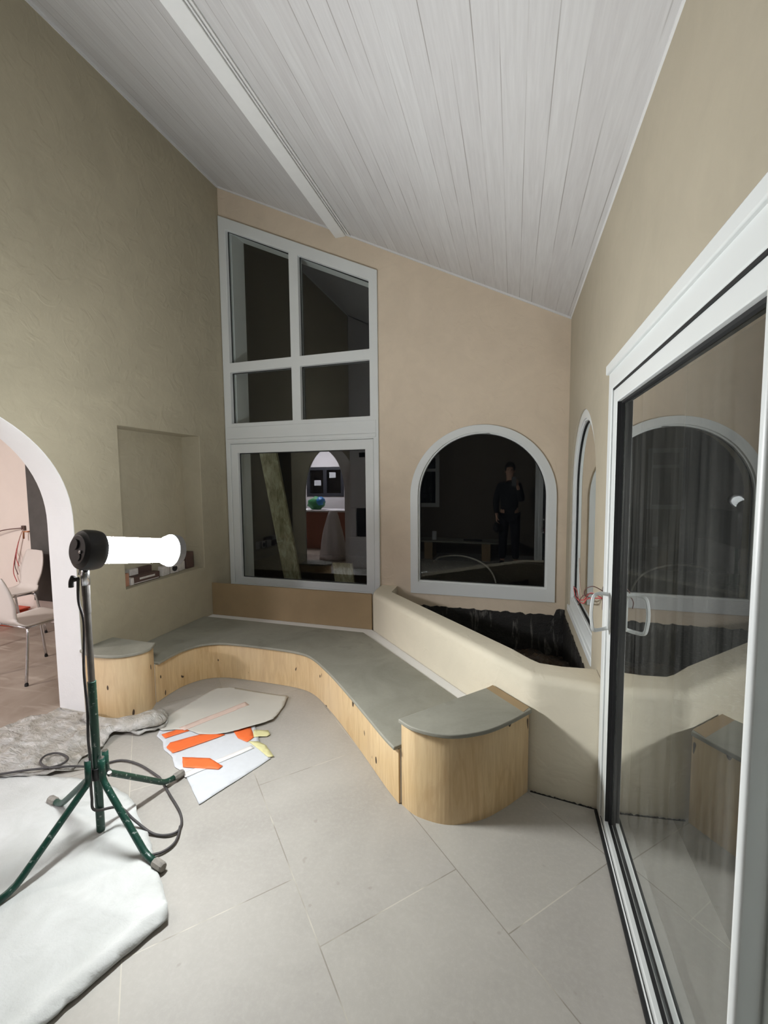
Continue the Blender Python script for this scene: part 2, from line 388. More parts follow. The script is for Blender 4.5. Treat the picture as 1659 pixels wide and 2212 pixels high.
def sheet(outline, zf, res=.03, thick=.004, jag=0):
    """cloth or paper lying on the floor: outline filled with a dense triangle net, lifted by zf(x, y)"""
    pts = []
    n = len(outline)
    for i in range(n):
        a = Vector(outline[i]); b = Vector(outline[(i+1) % n]); k = max(1, int((b-a).length/res))
        for j in range(k):
            p = a.lerp(b, j/k)
            if jag and j: p = p + Vector((noise.noise((p.x*25, p.y*25, 0)), noise.noise((p.x*25, p.y*25, 7))))*jag
            pts.append(p.to_2d())
    nb = len(pts); xs = [p.x for p in pts]; ys = [p.y for p in pts]
    def inside(q):
        c = False; j = nb-1
        for i in range(nb):
            if (pts[i].y > q.y) != (pts[j].y > q.y) and q.x < (pts[j].x-pts[i].x)*(q.y-pts[i].y)/(pts[j].y-pts[i].y)+pts[i].x: c = not c
            j = i
        return c
    allp = list(pts); y = min(ys); r_ = 0
    while y < max(ys):
        x = min(xs) + (res/2 if r_ % 2 else 0)
        while x < max(xs):
            q = Vector((x, y))
            if inside(q) and min((q-p).length_squared for p in pts) > (res*.55)**2: allp.append(q)
            x += res
        y += res*.87; r_ += 1
    v, e, f, *_ = delaunay_2d_cdt(allp, [(i, (i+1) % nb) for i in range(nb)], [], 1, 1e-6)
    bm = bmesh.new(); vs = [bm.verts.new((p.x, p.y, zf(p.x, p.y))) for p in v]
    for t in f:
        try: bm.faces.new([vs[i] for i in t])
        except ValueError: pass
    bmesh.ops.recalc_face_normals(bm, faces=bm.faces)
    if sum(fc.normal.z for fc in bm.faces) < 0: bmesh.ops.reverse_faces(bm, faces=bm.faces)
    return bm
def solidify(o, t, off=-1):
    md = o.modifiers.new('thickness', 'SOLIDIFY'); md.thickness = t; md.offset = off
def nz(x, y, s, o=0): return noise.noise((x*s, y*s, o))

# ------------------------------------------------------------------ room shell
Y0, Y1 = 0.30, -5.20
KX = -5.0; KY = -6.6
struct(obj('floor', bx(-.22, WD+.30, Y1-.2, Y0, -.12, 0), 'floor'), 'large pale limestone floor tiles laid diagonally', 'floor')
struct(obj('floor_kitchen', bx(KX, -.22, KY-.1, .2, -.12, -.001), 'kfloor'), 'dusty brown floor of the next room through the arch', 'floor')
# ceiling: sloping slab of boards
bm = bmesh.new(); e0, e1 = -.22, WD+.3
for (x, y) in ((e0, Y0), (e1, Y0), (e1, Y1-.2), (e0, Y1-.2)): pass
lo = [bm.verts.new((x, y, ceil_z(x))) for x, y in ((e0, Y0), (e1, Y0), (e1, Y1-.2), (e0, Y1-.2))]
hi = [bm.verts.new((v.co.x, v.co.y, v.co.z+.15)) for v in lo]
bm.faces.new(lo); bm.faces.new(hi[::-1])
for i in range(4): bm.faces.new((lo[i], lo[(i+1) % 4], hi[(i+1) % 4], hi[i]))
struct(obj('ceiling', bm, 'ceiling'), 'sloping ceiling of whitewashed boards', 'ceiling')
# back wall
TW = [(.05, .50), (1.565, .50), (1.565, 3.345), (.05, 4.045)]          # opening of the tall window
TW[3] = (.05, 4.104 - .045*.462 - .03); TW[2] = (1.565, 3.366 - .03 + .018)
WC, WH = 2.495, .602
bm = plate([[(-.30, 0), (WD+.30, 0), (WD+.30, ceil_z(WD+.3)+.05), (-.30, ceil_z(-.3)+.05)], TW, arch(WC, WH-.03, .57, 1.401)], .27,
           lambda u, v, w: (u, w, v))
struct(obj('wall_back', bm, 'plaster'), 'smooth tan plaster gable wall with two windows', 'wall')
# left wall with arch and niche
AC, AH = -2.604, 1.0
def left_arch(n=48):
    pts = [(AC-AH, 0), (AC+AH, 0)]
    for i in range(n+1):
        a = PI*i/n; c_, s_ = math.cos(a), math.sin(a)
        pts.append((AC + AH*math.copysign(abs(c_)**.92, c_), 1.27 + .80*abs(s_)**.92))
    return pts
LA = left_arch(); LA2 = [(AC-AH, -.0), (AC+AH, -.0)] + LA[2:]
outline = [(Y0, 0), (AC+AH, 0)] + LA[2:] + [(AC-AH, 0), (Y1-.2, 0), (Y1-.2, ZA+.05), (Y0, ZA+.05)]
NI = [(-1.234, .752), (-.385, .752), (-.385, 1.966), (-1.234, 1.966)]
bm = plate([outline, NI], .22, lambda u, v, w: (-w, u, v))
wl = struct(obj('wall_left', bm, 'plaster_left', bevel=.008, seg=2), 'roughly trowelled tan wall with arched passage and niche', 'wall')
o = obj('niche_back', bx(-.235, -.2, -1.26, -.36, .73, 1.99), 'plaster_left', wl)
# white lining of the arch
inner = [(AC-AH+.004, 0)] + [(AC + (p[0]-AC)*.995, 1.27+(p[1]-1.27)*.995) for p in reversed(LA[2:])] + [(AC+AH-.004, 0)]
outer_ = [(AC+AH+.001, 0)] + LA[2:] + [(AC-AH-.001, 0)]
bm = plate([outer_ + inner], .232, lambda u, v, w: (.006-w, u, v))
struct(obj('trim_1', bm, 'reveal'), 'smooth white reveal lining the arched passage', 'trim')
# right wall
RC, RH, RS = -.712, .507, 1.471
DY0, DY1, DT = -1.60, -4.10, 2.0
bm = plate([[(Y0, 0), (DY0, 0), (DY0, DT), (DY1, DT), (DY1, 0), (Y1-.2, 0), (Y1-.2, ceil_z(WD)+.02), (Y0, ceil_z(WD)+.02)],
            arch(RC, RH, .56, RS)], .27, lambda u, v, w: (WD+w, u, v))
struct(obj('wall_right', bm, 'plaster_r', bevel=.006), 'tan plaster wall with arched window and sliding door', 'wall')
# wall behind the photographer, with a window
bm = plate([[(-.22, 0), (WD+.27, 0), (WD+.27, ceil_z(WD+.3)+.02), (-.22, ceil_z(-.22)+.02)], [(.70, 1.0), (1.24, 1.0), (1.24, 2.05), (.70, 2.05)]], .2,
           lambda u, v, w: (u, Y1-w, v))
MP['plaster_shaded'] = plaster('shaded_plaster', (.20, .17, .13), .3)  # low light behind the camera put into the plaster colour
struct(obj('wall_front', bm, 'plaster_shaded'), 'tan wall behind the photographer', 'wall')
# next room
struct(obj('wall_kitchen_back', bx(KX, -.22, -.30, -.15, 0, 2.62), 'pink'), 'pinkish wall of the next room', 'wall')
struct(obj('wall_kitchen_left', bx(KX-.1, KX, KY-.1, -.15, 0, 2.62), 'pink'), 'far side wall of the next room', 'wall')
bm = plate([[(KX, 0), (-.22, 0), (-.22, 2.62), (KX, 2.62)], [(-2.42, 1.14), (-1.38, 1.14), (-1.38, 1.90), (-2.42, 1.90)]], .2, lambda u, v, w: (u, KY+.2-w, v))
struct(obj('wall_kitchen_front', bm, 'kwhite'), 'white kitchen wall with a dark window', 'wall')
struct(obj('wall_kitchen_right', bx(-.22, -.02, KY, Y1-.2, 0, 2.62), 'kwhite'), 'white wall beside the kitchen counter', 'wall')
struct(obj('ceiling_kitchen', bx(KX-.1, -.215, KY-.1, -.15, 2.6, 2.7), 'kwhite'), 'low ceiling of the next room', 'ceiling')

# ceiling beam and edge trims
bm = bmesh.new(); x0, x1 = 1.22, 1.318
pr_ = [(x0, 3.697), (x1, 3.697), (x1, ceil_z(x1)+.01), (x0, ceil_z(x0)+.01)]
a = [bm.verts.new((x, -.002, z)) for x, z in pr_]; b_ = [bm.verts.new((x, Y1, z)) for x, z in pr_]
bm.faces.new(a); bm.faces.new(b_[::-1])
for i in range(4): bm.faces.new((a[i], a[(i+1) % 4], b_[(i+1) % 4], b_[i]))
struct(obj('trim_2', bm, 'trim_white', bevel=.003), 'whitewashed beam running along the ceiling', 'trim')
def slope_strip(xa, xb, d, y0, y1, name, label, mat='trim_white'):
    bm = bmesh.new(); q = [(xa, ceil_z(xa)-d), (xb, ceil_z(xb)-d), (xb, ceil_z(xb)+.005), (xa, ceil_z(xa)+.005)]
    a = [bm.verts.new((x, y0, z)) for x, z in q]; c = [bm.verts.new((x, y1, z)) for x, z in q]
    bm.faces.new(a); bm.faces.new(c[::-1])
    for i in range(4): bm.faces.new((a[i], a[(i+1) % 4], c[(i+1) % 4], c[i]))
    return struct(obj(name, bm, mat), label, 'trim')
slope_strip(x1+.002, x1+.016, .010, -.002, Y1, 'trim_3', 'narrow bead beside the ceiling beam')
slope_strip(x1+.034, x1+.048, .012, -.002, Y1, 'trim_4', 'second narrow bead beside the ceiling beam')
slope_strip(0, WD, .015, -.012, -.001, 'trim_5', 'thin white bead between ceiling and gable wall')
slope_strip(.0, .014, .020, -.014, Y1, 'trim_6', 'thin white bead between ceiling and left wall')
slope_strip(WD-.006, WD, .008, -.012, Y1, 'trim_7', 'thin white bead between ceiling and right wall')

# ------------------------------------------------------------------ windows
def yb(u, v, w): return (u, w, v)
def frame_back(y0, t, loops, name, parent, mat='pvc', bevel=.004):
    bm = plate(loops, t, lambda u, v, w: (u, y0 + w, v)); return obj(name, bm, mat, parent, bevel=bevel)
# window 1: tall, with slanted head
sl = (3.366-4.104)/(1.605-.007)
def sz(x, off=0): return 4.104 + sl*(x-.007) + off
w1 = struct(thing('window_1', 'tall white window with slanted head beside the left corner', 'window'))
def up_hole(xa, xb, z0, off): return [(xa, z0), (xb, z0), (xb, sz(xb, off)), (xa, sz(xa, off))]
HO = -.108
frame_back(-.018, .085, [[(.005, .50), (1.607, .50), (1.607, sz(1.607)), (.005, sz(.005))],
    up_hole(.084, .755, 2.707, HO), up_hole(.847, 1.529, 2.707, HO),
    [(.084, 2.122), (.757, 2.122), (.757, 2.616), (.084, 2.616)], [(.847, 2.122), (1.529, 2.122), (1.529, 2.616), (.847, 2.616)],
    [(.055, .52), (1.558, .52), (1.558, 1.922), (.055, 1.922)]], 'window_frame', w1)
def ringrect(a, b, c, d, e): return [[(a, c), (b, c), (b, d), (a, d)], [(a+e, c+e), (b-e, c+e), (b-e, d-e), (a+e, d-e)]]
frame_back(-.010, .07, [[(.057, .52), (1.556, .52), (1.556, 1.920), (.057, 1.920)], [(.134, .579), (1.476, .579), (1.476, 1.830), (.134, 1.830)]], 'sash', w1)
obj('head_batten', bx(.03, 1.585, -.026, -.017, 1.935, 1.968), 'pvc', w1, bevel=.003)
obj('cover_panel', bx(.03, 1.585, -.022, -.017, 1.972, 2.085), 'pvc', w1, bevel=.002)
def pane_loops(name, loop, parent, y=.035):
    bm = plate([loop], .006, lambda u, v, w: (u, y + w, v)); o = obj(name, bm, 'glass', parent)
    return o
for lp in (up_hole(.07, .77, 2.69, HO+.014), up_hole(.835, 1.54, 2.69, HO+.014),
           [(.07, 2.11), (.77, 2.11), (.77, 2.63), (.07, 2.63)], [(.835, 2.11), (1.54, 2.11), (1.54, 2.63), (.835, 2.63)],
           [(.125, .57), (1.485, .57), (1.485, 1.84), (.125, 1.84)]):
    pane_loops('pane', lp, w1)
def gasket_b(loop, e, y, parent):
    cx = sum(p[0] for p in loop)/len(loop); cz = sum(p[1] for p in loop)/len(loop)
    inn = [(p[0] + math.copysign(e, cx-p[0]), p[1] + math.copysign(e, cz-p[1])) for p in loop]
    bm = plate([loop, inn], .006, lambda u, v, w: (u, y + w, v)); return obj('gasket', bm, 'gasket', parent)
for lp in (up_hole(.084, .755, 2.707, HO), up_hole(.847, 1.529, 2.707, HO), [(.084, 2.122), (.757, 2.122), (.757, 2.616), (.084, 2.616)],
           [(.847, 2.122), (1.529, 2.122), (1.529, 2.616), (.847, 2.616)], [(.134, .579), (1.476, .579), (1.476, 1.830), (.134, 1.830)]):
    gasket_b(lp, .007, .026, w1)
# exterior reveals, seen through the panes
obj('exterior_reveal', bx(.02, .092, .068, .27, .5, 3.98), 'reveal', w1)
bm = bmesh.new(); q = [(.05, sz(.05, -.088)), (1.565, sz(1.565, -.088)), (1.565, sz(1.565, .01)), (.05, sz(.05, .01))]
a = [bm.verts.new((x, .068, z)) for x, z in q]; c = [bm.verts.new((x, .268, z)) for x, z in q]; bm.faces.new(a); bm.faces.new(c[::-1])
for i in range(4): bm.faces.new((a[i], a[(i+1) % 4], c[(i+1) % 4], c[i]))
obj('exterior_head', bm, 'reveal', w1)
# window 2: arched, back wall
w2 = struct(thing('window_2', 'arched white window in the gable wall above the planter', 'window'))
frame_back(-.014, .075, [arch(WC, WH, .54, 1.401), arch(WC+.001, .535, .644, 1.407)], 'window_frame', w2)
frame_back(.004, .05, [arch(WC, .545, .634, 1.405), arch(WC+.001, .522, .656, 1.407)], 'glazing_bead', w2, bevel=.002)
bm = plate([arch(WC, .535, .645, 1.407)], .006, lambda u, v, w: (u, .035+w, v)); obj('pane', bm, 'glass', w2)
bm = plate([arch(WC, .523, .655, 1.407), arch(WC, .517, .661, 1.407)], .006, lambda u, v, w: (u, .028+w, v)); obj('gasket', bm, 'gasket', w2)
# window 3: arched, right wall
w3 = struct(thing('window_3', 'narrow looking arched window in the right wall beside the sliding door', 'window'))
fr = lambda x0: (lambda u, v, w: (x0+w, u, v))
obj('window_frame', plate([arch(RC, RH+.02, .545, RS), arch(RC, RH-.055, .66, RS)], .07, fr(WD+.012)), 'pvc', w3, bevel=.006)
obj('glazing_bead', plate([arch(RC, RH-.05, .655, RS), arch(RC, RH-.068, .673, RS)], .04, fr(WD+.022)), 'pvc', w3, bevel=.002)
obj('pane', plate([arch(RC, RH-.06, .66, RS)], .006, fr(WD+.040)), 'glass', w3)
obj('window_sill', bx(WD-.006, WD+.02, RC-RH-.01, RC+RH+.03, .535, .585), 'pvc', w3, bevel=.006)
obj('gasket', plate([arch(RC, RH-.067, .672, RS), arch(RC, RH-.073, .678, RS)], .006, fr(WD+.033)), 'gasket', w3)
# window 4 in the wall behind
w4 = struct(thing('window_4', 'white window in the wall behind the photographer, seen only as a reflection', 'window'))
fb = lambda y0: (lambda u, v, w: (u, y0-w, v))
obj('window_frame', plate([[(.67, .97), (1.27, .97), (1.27, 2.08), (.67, 2.08)], [(.75, 1.05), (1.19, 1.05), (1.19, 1.72), (.75, 1.72)], [(.75, 1.78), (1.19, 1.78), (1.19, 2.0), (.75, 2.0)]], .08, fb(Y1+.015)), 'pvc', w4, bevel=.004)
obj('pane', bx(.74, 1.20, Y1-.05, Y1-.044, 1.04, 2.01), 'glass', w4)
# window 5: kitchen
w5 = struct(thing('window_5', 'dark framed kitchen window of two sashes, seen as a reflection', 'window'))
obj('window_frame', plate([[(-2.42, 1.14), (-1.38, 1.14), (-1.38, 1.90), (-2.42, 1.90)], [(-2.34, 1.22), (-1.95, 1.22), (-1.95, 1.82), (-2.34, 1.82)], [(-1.85, 1.22), (-1.46, 1.22), (-1.46, 1.82), (-1.85, 1.82)]], .08, fb(KY+.215)), 'grey_alu', w5, bevel=.004)
obj('pane', bx(-2.36, -1.44, KY+.16, KY+.166, 1.2, 1.84), 'glass', w5)
obj('sticker', bx(-2.22, -2.03, KY+.17, KY+.172, 1.42, 1.56), 'paper', w5)
obj('sticker', bx(-1.79, -1.61, KY+.17, KY+.172, 1.62, 1.76), 'paper', w5)

# ------------------------------------------------------------------ sliding door
d1 = struct(thing('door_1', 'white framed sliding glass door in the right wall', 'door'))
DF = WD-.020
fr = lambda x0: (lambda u, v, w: (x0+w, u, v))
obj('door_frame', plate([[(-1.585, .0), (-1.585, 2.016), (-4.12, 2.016), (-4.12, 0)], [(-1.645, .02), (-1.645, 1.925), (-4.05, 1.925), (-4.05, .02)]], .12, fr(DF)), 'pvc', d1, bevel=.004)
obj('head_cover', bx(DF-.012, DF+.01, -4.13, -1.575, 1.995, 2.035), 'pvc', d1, bevel=.004)
obj('track', bx(DF-.012, DF-.001, -4.10, -1.60, 0, .012), 'gasket', d1)
obj('track_rail', bx(DF+.003, DF+.0055, -4.05, -1.65, .02, .0215), 'gasket', d1)
obj('head_groove', bx(DF+.004, DF+.03, -4.05, -1.65, 1.918, 1.926), 'gasket', d1)
# far leaf
l1 = obj('door_leaf', plate([[(-1.648, .0205), (-1.648, 1.918), (-2.95, 1.918), (-2.95, .0205)], [(-1.712, .040), (-1.712, 1.862), (-2.88, 1.862), (-2.88, .040)]], .040, fr(WD-.012)), 'pvc', d1, bevel=.003)
obj('pane', bx(WD+.018, WD+.024, -2.90, -1.70, .03, 1.87), 'glass_door', l1)
obj('gasket', plate([[(-1.712, .040), (-1.712, 1.862), (-2.88, 1.862), (-2.88, .040)], [(-1.722, .042), (-1.722, 1.852), (-2.87, 1.852), (-2.87, .042)]], .012, fr(WD+.004)), 'gasket', l1)
obj('shade_strip', bx(WD-.010, WD+.014, -1.716, -1.7105, .05, 1.86), 'gasket', l1)  # dark strip added to paint the shade on the stile's near face
# near leaf, overlapping
l2 = obj('door_leaf', plate([[(-2.886, .026), (-2.886, 1.918), (-4.05, 1.918), (-4.05, .026)], [(-2.904, .06), (-2.904, 1.87), (-3.98, 1.87), (-3.98, .06)]], .045, fr(WD-.056)), 'pvc', d1, bevel=.008, seg=4)
obj('pane', bx(WD-.016, WD-.012, -4.0, -2.895, .05, 1.89), 'glass_door', l2)
# handle on the far leaf: a bowed grip on two arms with a lock plate
h = obj('door_handle', plate([[(-1.655, .900), (-1.655, 1.055), (-1.700, 1.055), (-1.700, .900)]], .008, fr(WD-.020)), 'pvc', l1, bevel=.002)
bm = bmesh.new()
hp = [(WD-.018, -1.685, .905), (WD-.050, -1.700, .900), (WD-.078, -1.720, .905), (WD-.086, -1.725, .94), (WD-.089, -1.727, .98), (WD-.086, -1.725, 1.02), (WD-.078, -1.72, 1.052), (WD-.05, -1.70, 1.058), (WD-.018, -1.685, 1.052)]
tube(bm, spline(hp, 5), .0092, 4); obj('grip', bm, 'pvc', h, bevel=.002)

# ------------------------------------------------------------------ planter, bench, end blocks
PLT = .592
pl = thing('planter', 'built-in plastered planter wall with rounded top below the arched windows', 'planter')
outer_p = [(1.623, -.001), (1.623, -.278), (1.640, -.312), (2.857, -1.545), (WD-.002, -1.585)]
inner_p = [(WD-.002, -1.385), (2.940, -1.405), (1.772, -.215), (1.768, -.001)]
ip = [Vector(p) for p in inner_p]
# soften the inner corner
inner_s = [ip[0], ip[0].lerp(ip[1], .7), Vector((2.905, -1.385)), Vector((2.86, -1.345)), ip[1].lerp(ip[2], .15), ip[2], ip[3]]
bm = prism([*outer_p, *[tuple(p) for p in inner_s]], 0, PLT)
bm.edges.ensure_lookup_table()
def on(e, pts, tol=.002):
    return all(min(math.hypot(v.co.x-p[0], v.co.y-p[1]) for p in pts) < tol for v in e.verts)
es = [e for e in bm.edges if all(v.co.z > PLT-.001 for v in e.verts) and on(e, outer_p[1:]) ]
es += [e for e in bm.edges if on(e, [outer_p[3]]) and abs(e.verts[0].co.z-e.verts[1].co.z) > .1]
bmesh.ops.bevel(bm, geom=es, offset=.042, segments=7, profile=.5, affect='EDGES')
o = obj('planter_wall', bm, 'planter', pl, smooth=True)
o.data.set_sharp_from_angle(angle=math.radians(32))
# bitumen on the house walls inside the planter
def jag(n, u0, u1, base, amp, seed):
    return [(u0+(u1-u0)*i/n, base + amp*noise.noise((i*.37, seed, 0)) + amp*.6*noise.noise((i*1.3, seed, 3))) for i in range(n+1)]
tp = jag(70, 1.77, WD-.004, .432, .016, 2)
tp = [(u, z + (.05 if u > 3.11 else 0)) for u, z in tp]
obj('bitumen_coat', plate([[(1.77, .0), (WD-.004, .0)] + tp[::-1]], .010, lambda u, v, w: (u, -.011+w, v)), 'tar', pl)
tp = jag(70, -.012, -1.38, .445, .014, 5)
obj('bitumen_coat', plate([[(-.012, .0), (-1.38, .0)] + tp[::-1]], .010, lambda u, v, w: (WD-.001-w, u, v)), 'tar', pl)
tp = jag(40, 0, 1, .38, .02, 9)
A_, B_ = Vector((1.776, -.215)), Vector((2.935, -1.395)); dr = (B_-A_); nn = Vector((-dr.y, dr.x)).normalized()
obj('bitumen_coat', plate([[(0, 0), (1, 0)] + tp[::-1]], .008, lambda u, v, w: (A_.x+dr.x*u+nn.x*(.002+w), A_.y+dr.y*u+nn.y*(.002+w), v)), 'tar', pl)
tp = jag(60, 2.862, WD-.01, .005, .007, 21)
obj('base_gap', plate([[(2.862, .0005), (WD-.01, .0005)] + tp[::-1]], .004, lambda u, v, w: (u, -1.549 - (u-2.862)*.128 - .0015 - w, v)), 'tar', pl)
# crumpled liner and rubble
def soil(x, y):
    z = .10 + .05*nz(x, y, 3, 1) + .035*nz(x, y, 9, 2) + .012*nz(x, y, 30, 3)
    d = abs((y+.17) + .42*(x-2.1)) ; z += .12*math.exp(-(d/.05)**2)*max(0, min(1, (2.75-x)*3))
    d2 = math.hypot(x-3.0, y+.55); z += .16*math.exp(-(d2/.32)**2) + .03*math.exp(-(d2/.4)**2)*noise.noise((x*22, y*22, 5))
    if x < 2.0: z += (2.0-x)*.5
    return z
so = obj('liner_soil', sheet([(1.785, -.015), (WD-.015, -.015), (WD-.015, -1.375), (2.945, -1.385), (1.785, -.205)], soil, .022), 'liner', None, smooth=True)
tag(so, 'crumpled black liner over soil inside the planter', 'planter soil', kind='stuff')

path = spline([(p[0], p[1], 0) for p in [(.372, -1.372), (.364, -1.227), (.379, -1.104), (.448, -.982), (.569, -.915), (.726, -.896), (.976, -.894), (1.219, -.905), (1.40, -.963), (1.629, -1.155), (1.846, -1.372), (2.03, -1.566), (2.184, -1.731), (2.262, -1.806)]], 6)
be = thing('bench', 'low built-in bench of plywood with grey board seat curving along the walls', 'bench')
back = [(2.27, -1.80), (2.668, -1.364), (1.640, -.318), (1.618, -.300), (.002, -.300), (.002, -1.366)]
bm = prism([(p.x, p.y) for p in path] + [(2.668, -1.362), (1.640, -.320), (1.618, -.300), (.002, -.300), (.002, -1.366)], 0, .274)
obj('base', bm, 'whiteboard', be)
fp = [(p.x, p.y) for p in path]; ff = offset(path, .009)
si = min(range(len(path)), key=lambda i: (path[i].x-1.17)**2+(path[i].y+.9)**2)
def panel(i0, i1):
    return prism([tuple(p) for p in ff[i0:i1+1]] + [fp[i] for i in range(i1, i0-1, -1)], .002, .273)
obj('front_panel', panel(0, si), 'ply', be); 
bm = panel(si, len(path)-1); bmesh.ops.translate(bm, verts=bm.verts, vec=(.0012, .0, 0)); obj('front_panel', bm, 'ply', be)
fo = offset(path, .034)
fo = [Vector((.407, -1.369))] + [p for p in fo if p.y > -1.36 and p.x > .39 or p.x > .45] 
fo = [p for p in fo if p.x < 2.262 or p.y > -1.5]
board = [tuple(p) for p in fo] + [(2.268, -1.800), (2.608, -1.426), (1.588, -.426), (.004, -.418), (.004, -1.366)]
o = obj('seat_board', prism(board, .2745, .293), 'grey', be, bevel=.006, seg=3)
o['label'] = 'grey cement board seat with stains'
tag(obj('riser_board', bx(.003, 1.618, -.299, -.279, .2745, .582), 'mdf', bevel=.001), 'brown fibreboard riser standing on the bench below the tall window', 'board')

def block(name, poly_curve, corner_pts, label, strip=None):
    """quarter-round end block: straight back edge, curved plywood front, grey top"""
    t = thing(name, label, 'end block')
    cur = spline([(p[0], p[1], 0) for p in poly_curve], 8)
    foot = [(p.x, p.y) for p in cur] + corner_pts
    obj('body', prism(foot, 0, .416), 'ply', t)
    of = offset(cur, strip['side'])
    top = [tuple(p) for p in of] + corner_pts
    o = obj('top_board', prism(top, .4165, .436), 'grey', t, bevel=.005, seg=3)
    return t, o
RB = block('bench_end_block', [(2.272, -1.812), (2.36, -1.862), (2.504, -1.870), (2.642, -1.800), (2.748, -1.690), (2.846, -1.560)], [(2.850, -1.552), (2.671, -1.372)],
           'rounded plywood end block with grey top standing against the planter corner', {'side': .022})
RB[1]['label'] = 'grey board top with a bare brown edge'
cn = Vector((2.671, -1.372)); ce = Vector((2.850, -1.552)); dd = (ce-cn).normalized(); nn2 = Vector((dd.y, -dd.x)); 
if nn2.x > 0: nn2 = -nn2
q = [cn - dd*0 , ce + dd*.012, ce + dd*.04 + nn2*.055, cn + nn2*.060 + dd*.0]
q = [tuple(cn+nn2*.002), tuple(ce+nn2*.002+dd*.004), tuple(ce+nn2*.060-dd*-.022), tuple(cn+nn2*.055+dd*.01)]
obj('bare_edge', prism(q, .4361, .4372), 'mdf', RB[0])
LB = block('bench_end_block', [(.002, -1.598), (.12, -1.632), (.205, -1.632), (.315, -1.606), (.392, -1.545), (.418, -1.470), (.376, -1.380)], [(.372, -1.376), (.002, -1.370)],
           'rounded plywood end block with grey top beside the arched passage', {'side': .018})
# ------------------------------------------------------------------ niche contents
def niche_box(name, label, cat, y0, y1, x0, x1, z0, z1, mat, **kw):
    o = obj(name, bx(x0, x1, y0, y1, z0, z1), mat, bevel=.003); return tag(o, label, cat, **kw)
nz0 = .7535
niche_box('brick_offcut', 'reddish brick offcut at the near end of the niche', 'brick', -1.22, -1.15, -.17, -.06, nz0, nz0+.10, 'brick')
niche_box('carton', 'white carton standing behind the dark box in the niche', 'box', -1.07, -.99, -.19, -.14, nz0, nz0+.105, 'boxwhite')
niche_box('carton', 'flat maroon carton standing against the back of the niche', 'box', -.975, -.84, -.195, -.155, nz0, nz0+.10, 'brownbox')
t = thing('tool_case', 'dark narrow case with pale label lying in the niche', 'case', (-.09, -.99, nz0))
obj('body', bx(-.035, .035, -.12, .13, .0, .06), 'brownbox', t, bevel=.003)
obj('end_cap', bx(-.034, .034, -.150, -.1205, .001, .058), 'boxwhite', t, bevel=.003)
obj('label_plate', bx(.0352, .0365, -.07, .08, .03, .045), 'boxwhite', t)
obj('edge_strip', bx(.0352, .0365, -.12, .12, .006, .012), 'boxwhite', t)
def socket(y, x, z, label, rot=0):
    t = thing('socket_box', label, 'electrical box', (x, y, z), 'electrical boxes in the niche', rot)
    obj('housing', bx(-.028, .02, -.042, .042, 0, .082), 'boxwhite', t, bevel=.004)
    bm = bmesh.new(); lathe(bm, [(0, .026), (.003, .026), (.003, .018), (.001, .018)], Matrix.Translation((.0205, 0, .041)) @ Matrix.Rotation(PI/2, 4, 'Y'), 20)
    obj('face_ring', bm, 'black' if 'dark centre' in label else 'boxwhite', t)
    return t
socket(-.775, -.09, nz0, 'pale socket box beside the dark case in the niche', .1)
socket(-.665, -.10, nz0, 'pale socket box with dark centre, middle of three in the niche', -.1)
socket(-.565, -.115, nz0, 'pale socket box furthest along the niche', .15)
niche_box('carton', 'dark brown carton at the far end of the niche', 'box', -.50, -.41, -.18, -.10, nz0, nz0+.15, 'brownbox')

# ------------------------------------------------------------------ work light on its stand
PC = Vector((1.04, -2.35, 0))
wk = thing('work_light', 'glowing tube work light on a dark green four-legged stand', 'work light', PC)
bm = bmesh.new(); tube(bm, [(0, 0, .022), (0, 0, .70)], .0165, 16); obj('lower_pole', bm, 'green', wk, smooth=False, bevel=.001)
bm = bmesh.new(); tube(bm, [(0, 0, .70), (0, 0, 1.00)], .0130, 16); tube(bm, [(0, 0, 1.0), (0, 0, 1.075)], .0145, 16)
tube(bm, [(0, 0, 1.075), (0, 0, 1.12)], .0155, 16); obj('upper_pole', bm, 'steel', wk)
bm = bmesh.new(); tube(bm, [(0, 0, 1.12), (0, 0, 1.165), (.004, .003, 1.195)], [.0165, .0165, .012], 16)
obj('pole_clamp', bm, 'chrome', wk, smooth=True)
bm = bmesh.new(); tube(bm, [(-.012, -.018, 1.15), (-.030, -.028, 1.145)], .008, 10); tube(bm, spline([(-.030, -.028, 1.16), (-.040, -.03, 1.14), (-.043, -.03, 1.115)], 4), .010, 10)
obj('clamp_knob', bm, 'black', wk, smooth=True)
ax = Vector((.18, .97, -.155)).normalized(); c0 = Vector((.030, .0, 1.27))
bm = bmesh.new(); tube(bm, [(.004, .003, 1.185), (.02, .03, 1.20), tuple(c0 + ax*.05 + Vector((0, 0, -.05)))], .011, 10)
tube(bm, [(-.018, -.012, 1.165), tuple(c0 + Vector((-.05, -.0, -.055)))], .004, 8); obj('bracket', bm, 'chrome', wk, smooth=True)
rot = ax.to_track_quat('Z', 'X').to_matrix().to_4x4()
def axm(t): return Matrix.Translation(c0 + ax*t) @ rot
bm = bmesh.new(); lathe(bm, [(-.046, .030), (-.046, .060), (-.040, .065), (-.034, .078), (-.022, .084), (.016, .084), (.036, .080), (.046, .066)], axm(0), 40)
ncap = obj('near_cap', bm, 'black', wk, bevel=.0015)
bm = bmesh.new(); lathe(bm, [(0, .022), (.005, .022), (.006, .018)], axm(-.0525) @ Matrix.Translation((.022, -.012, 0)), 20)
lathe(bm, [(0, .018), (.004, .018)], axm(-.0502) @ Matrix.Translation((-.026, .014, 0)), 20); obj('cap_boss', bm, 'black', ncap)
bm = bmesh.new(); lathe(bm, [(0, .007), (.004, .007), (.006, .004)], axm(-.052) @ Matrix.Translation((-.006, .030, 0)), 16); obj('screw', bm, 'chrome', ncap, smooth=True)
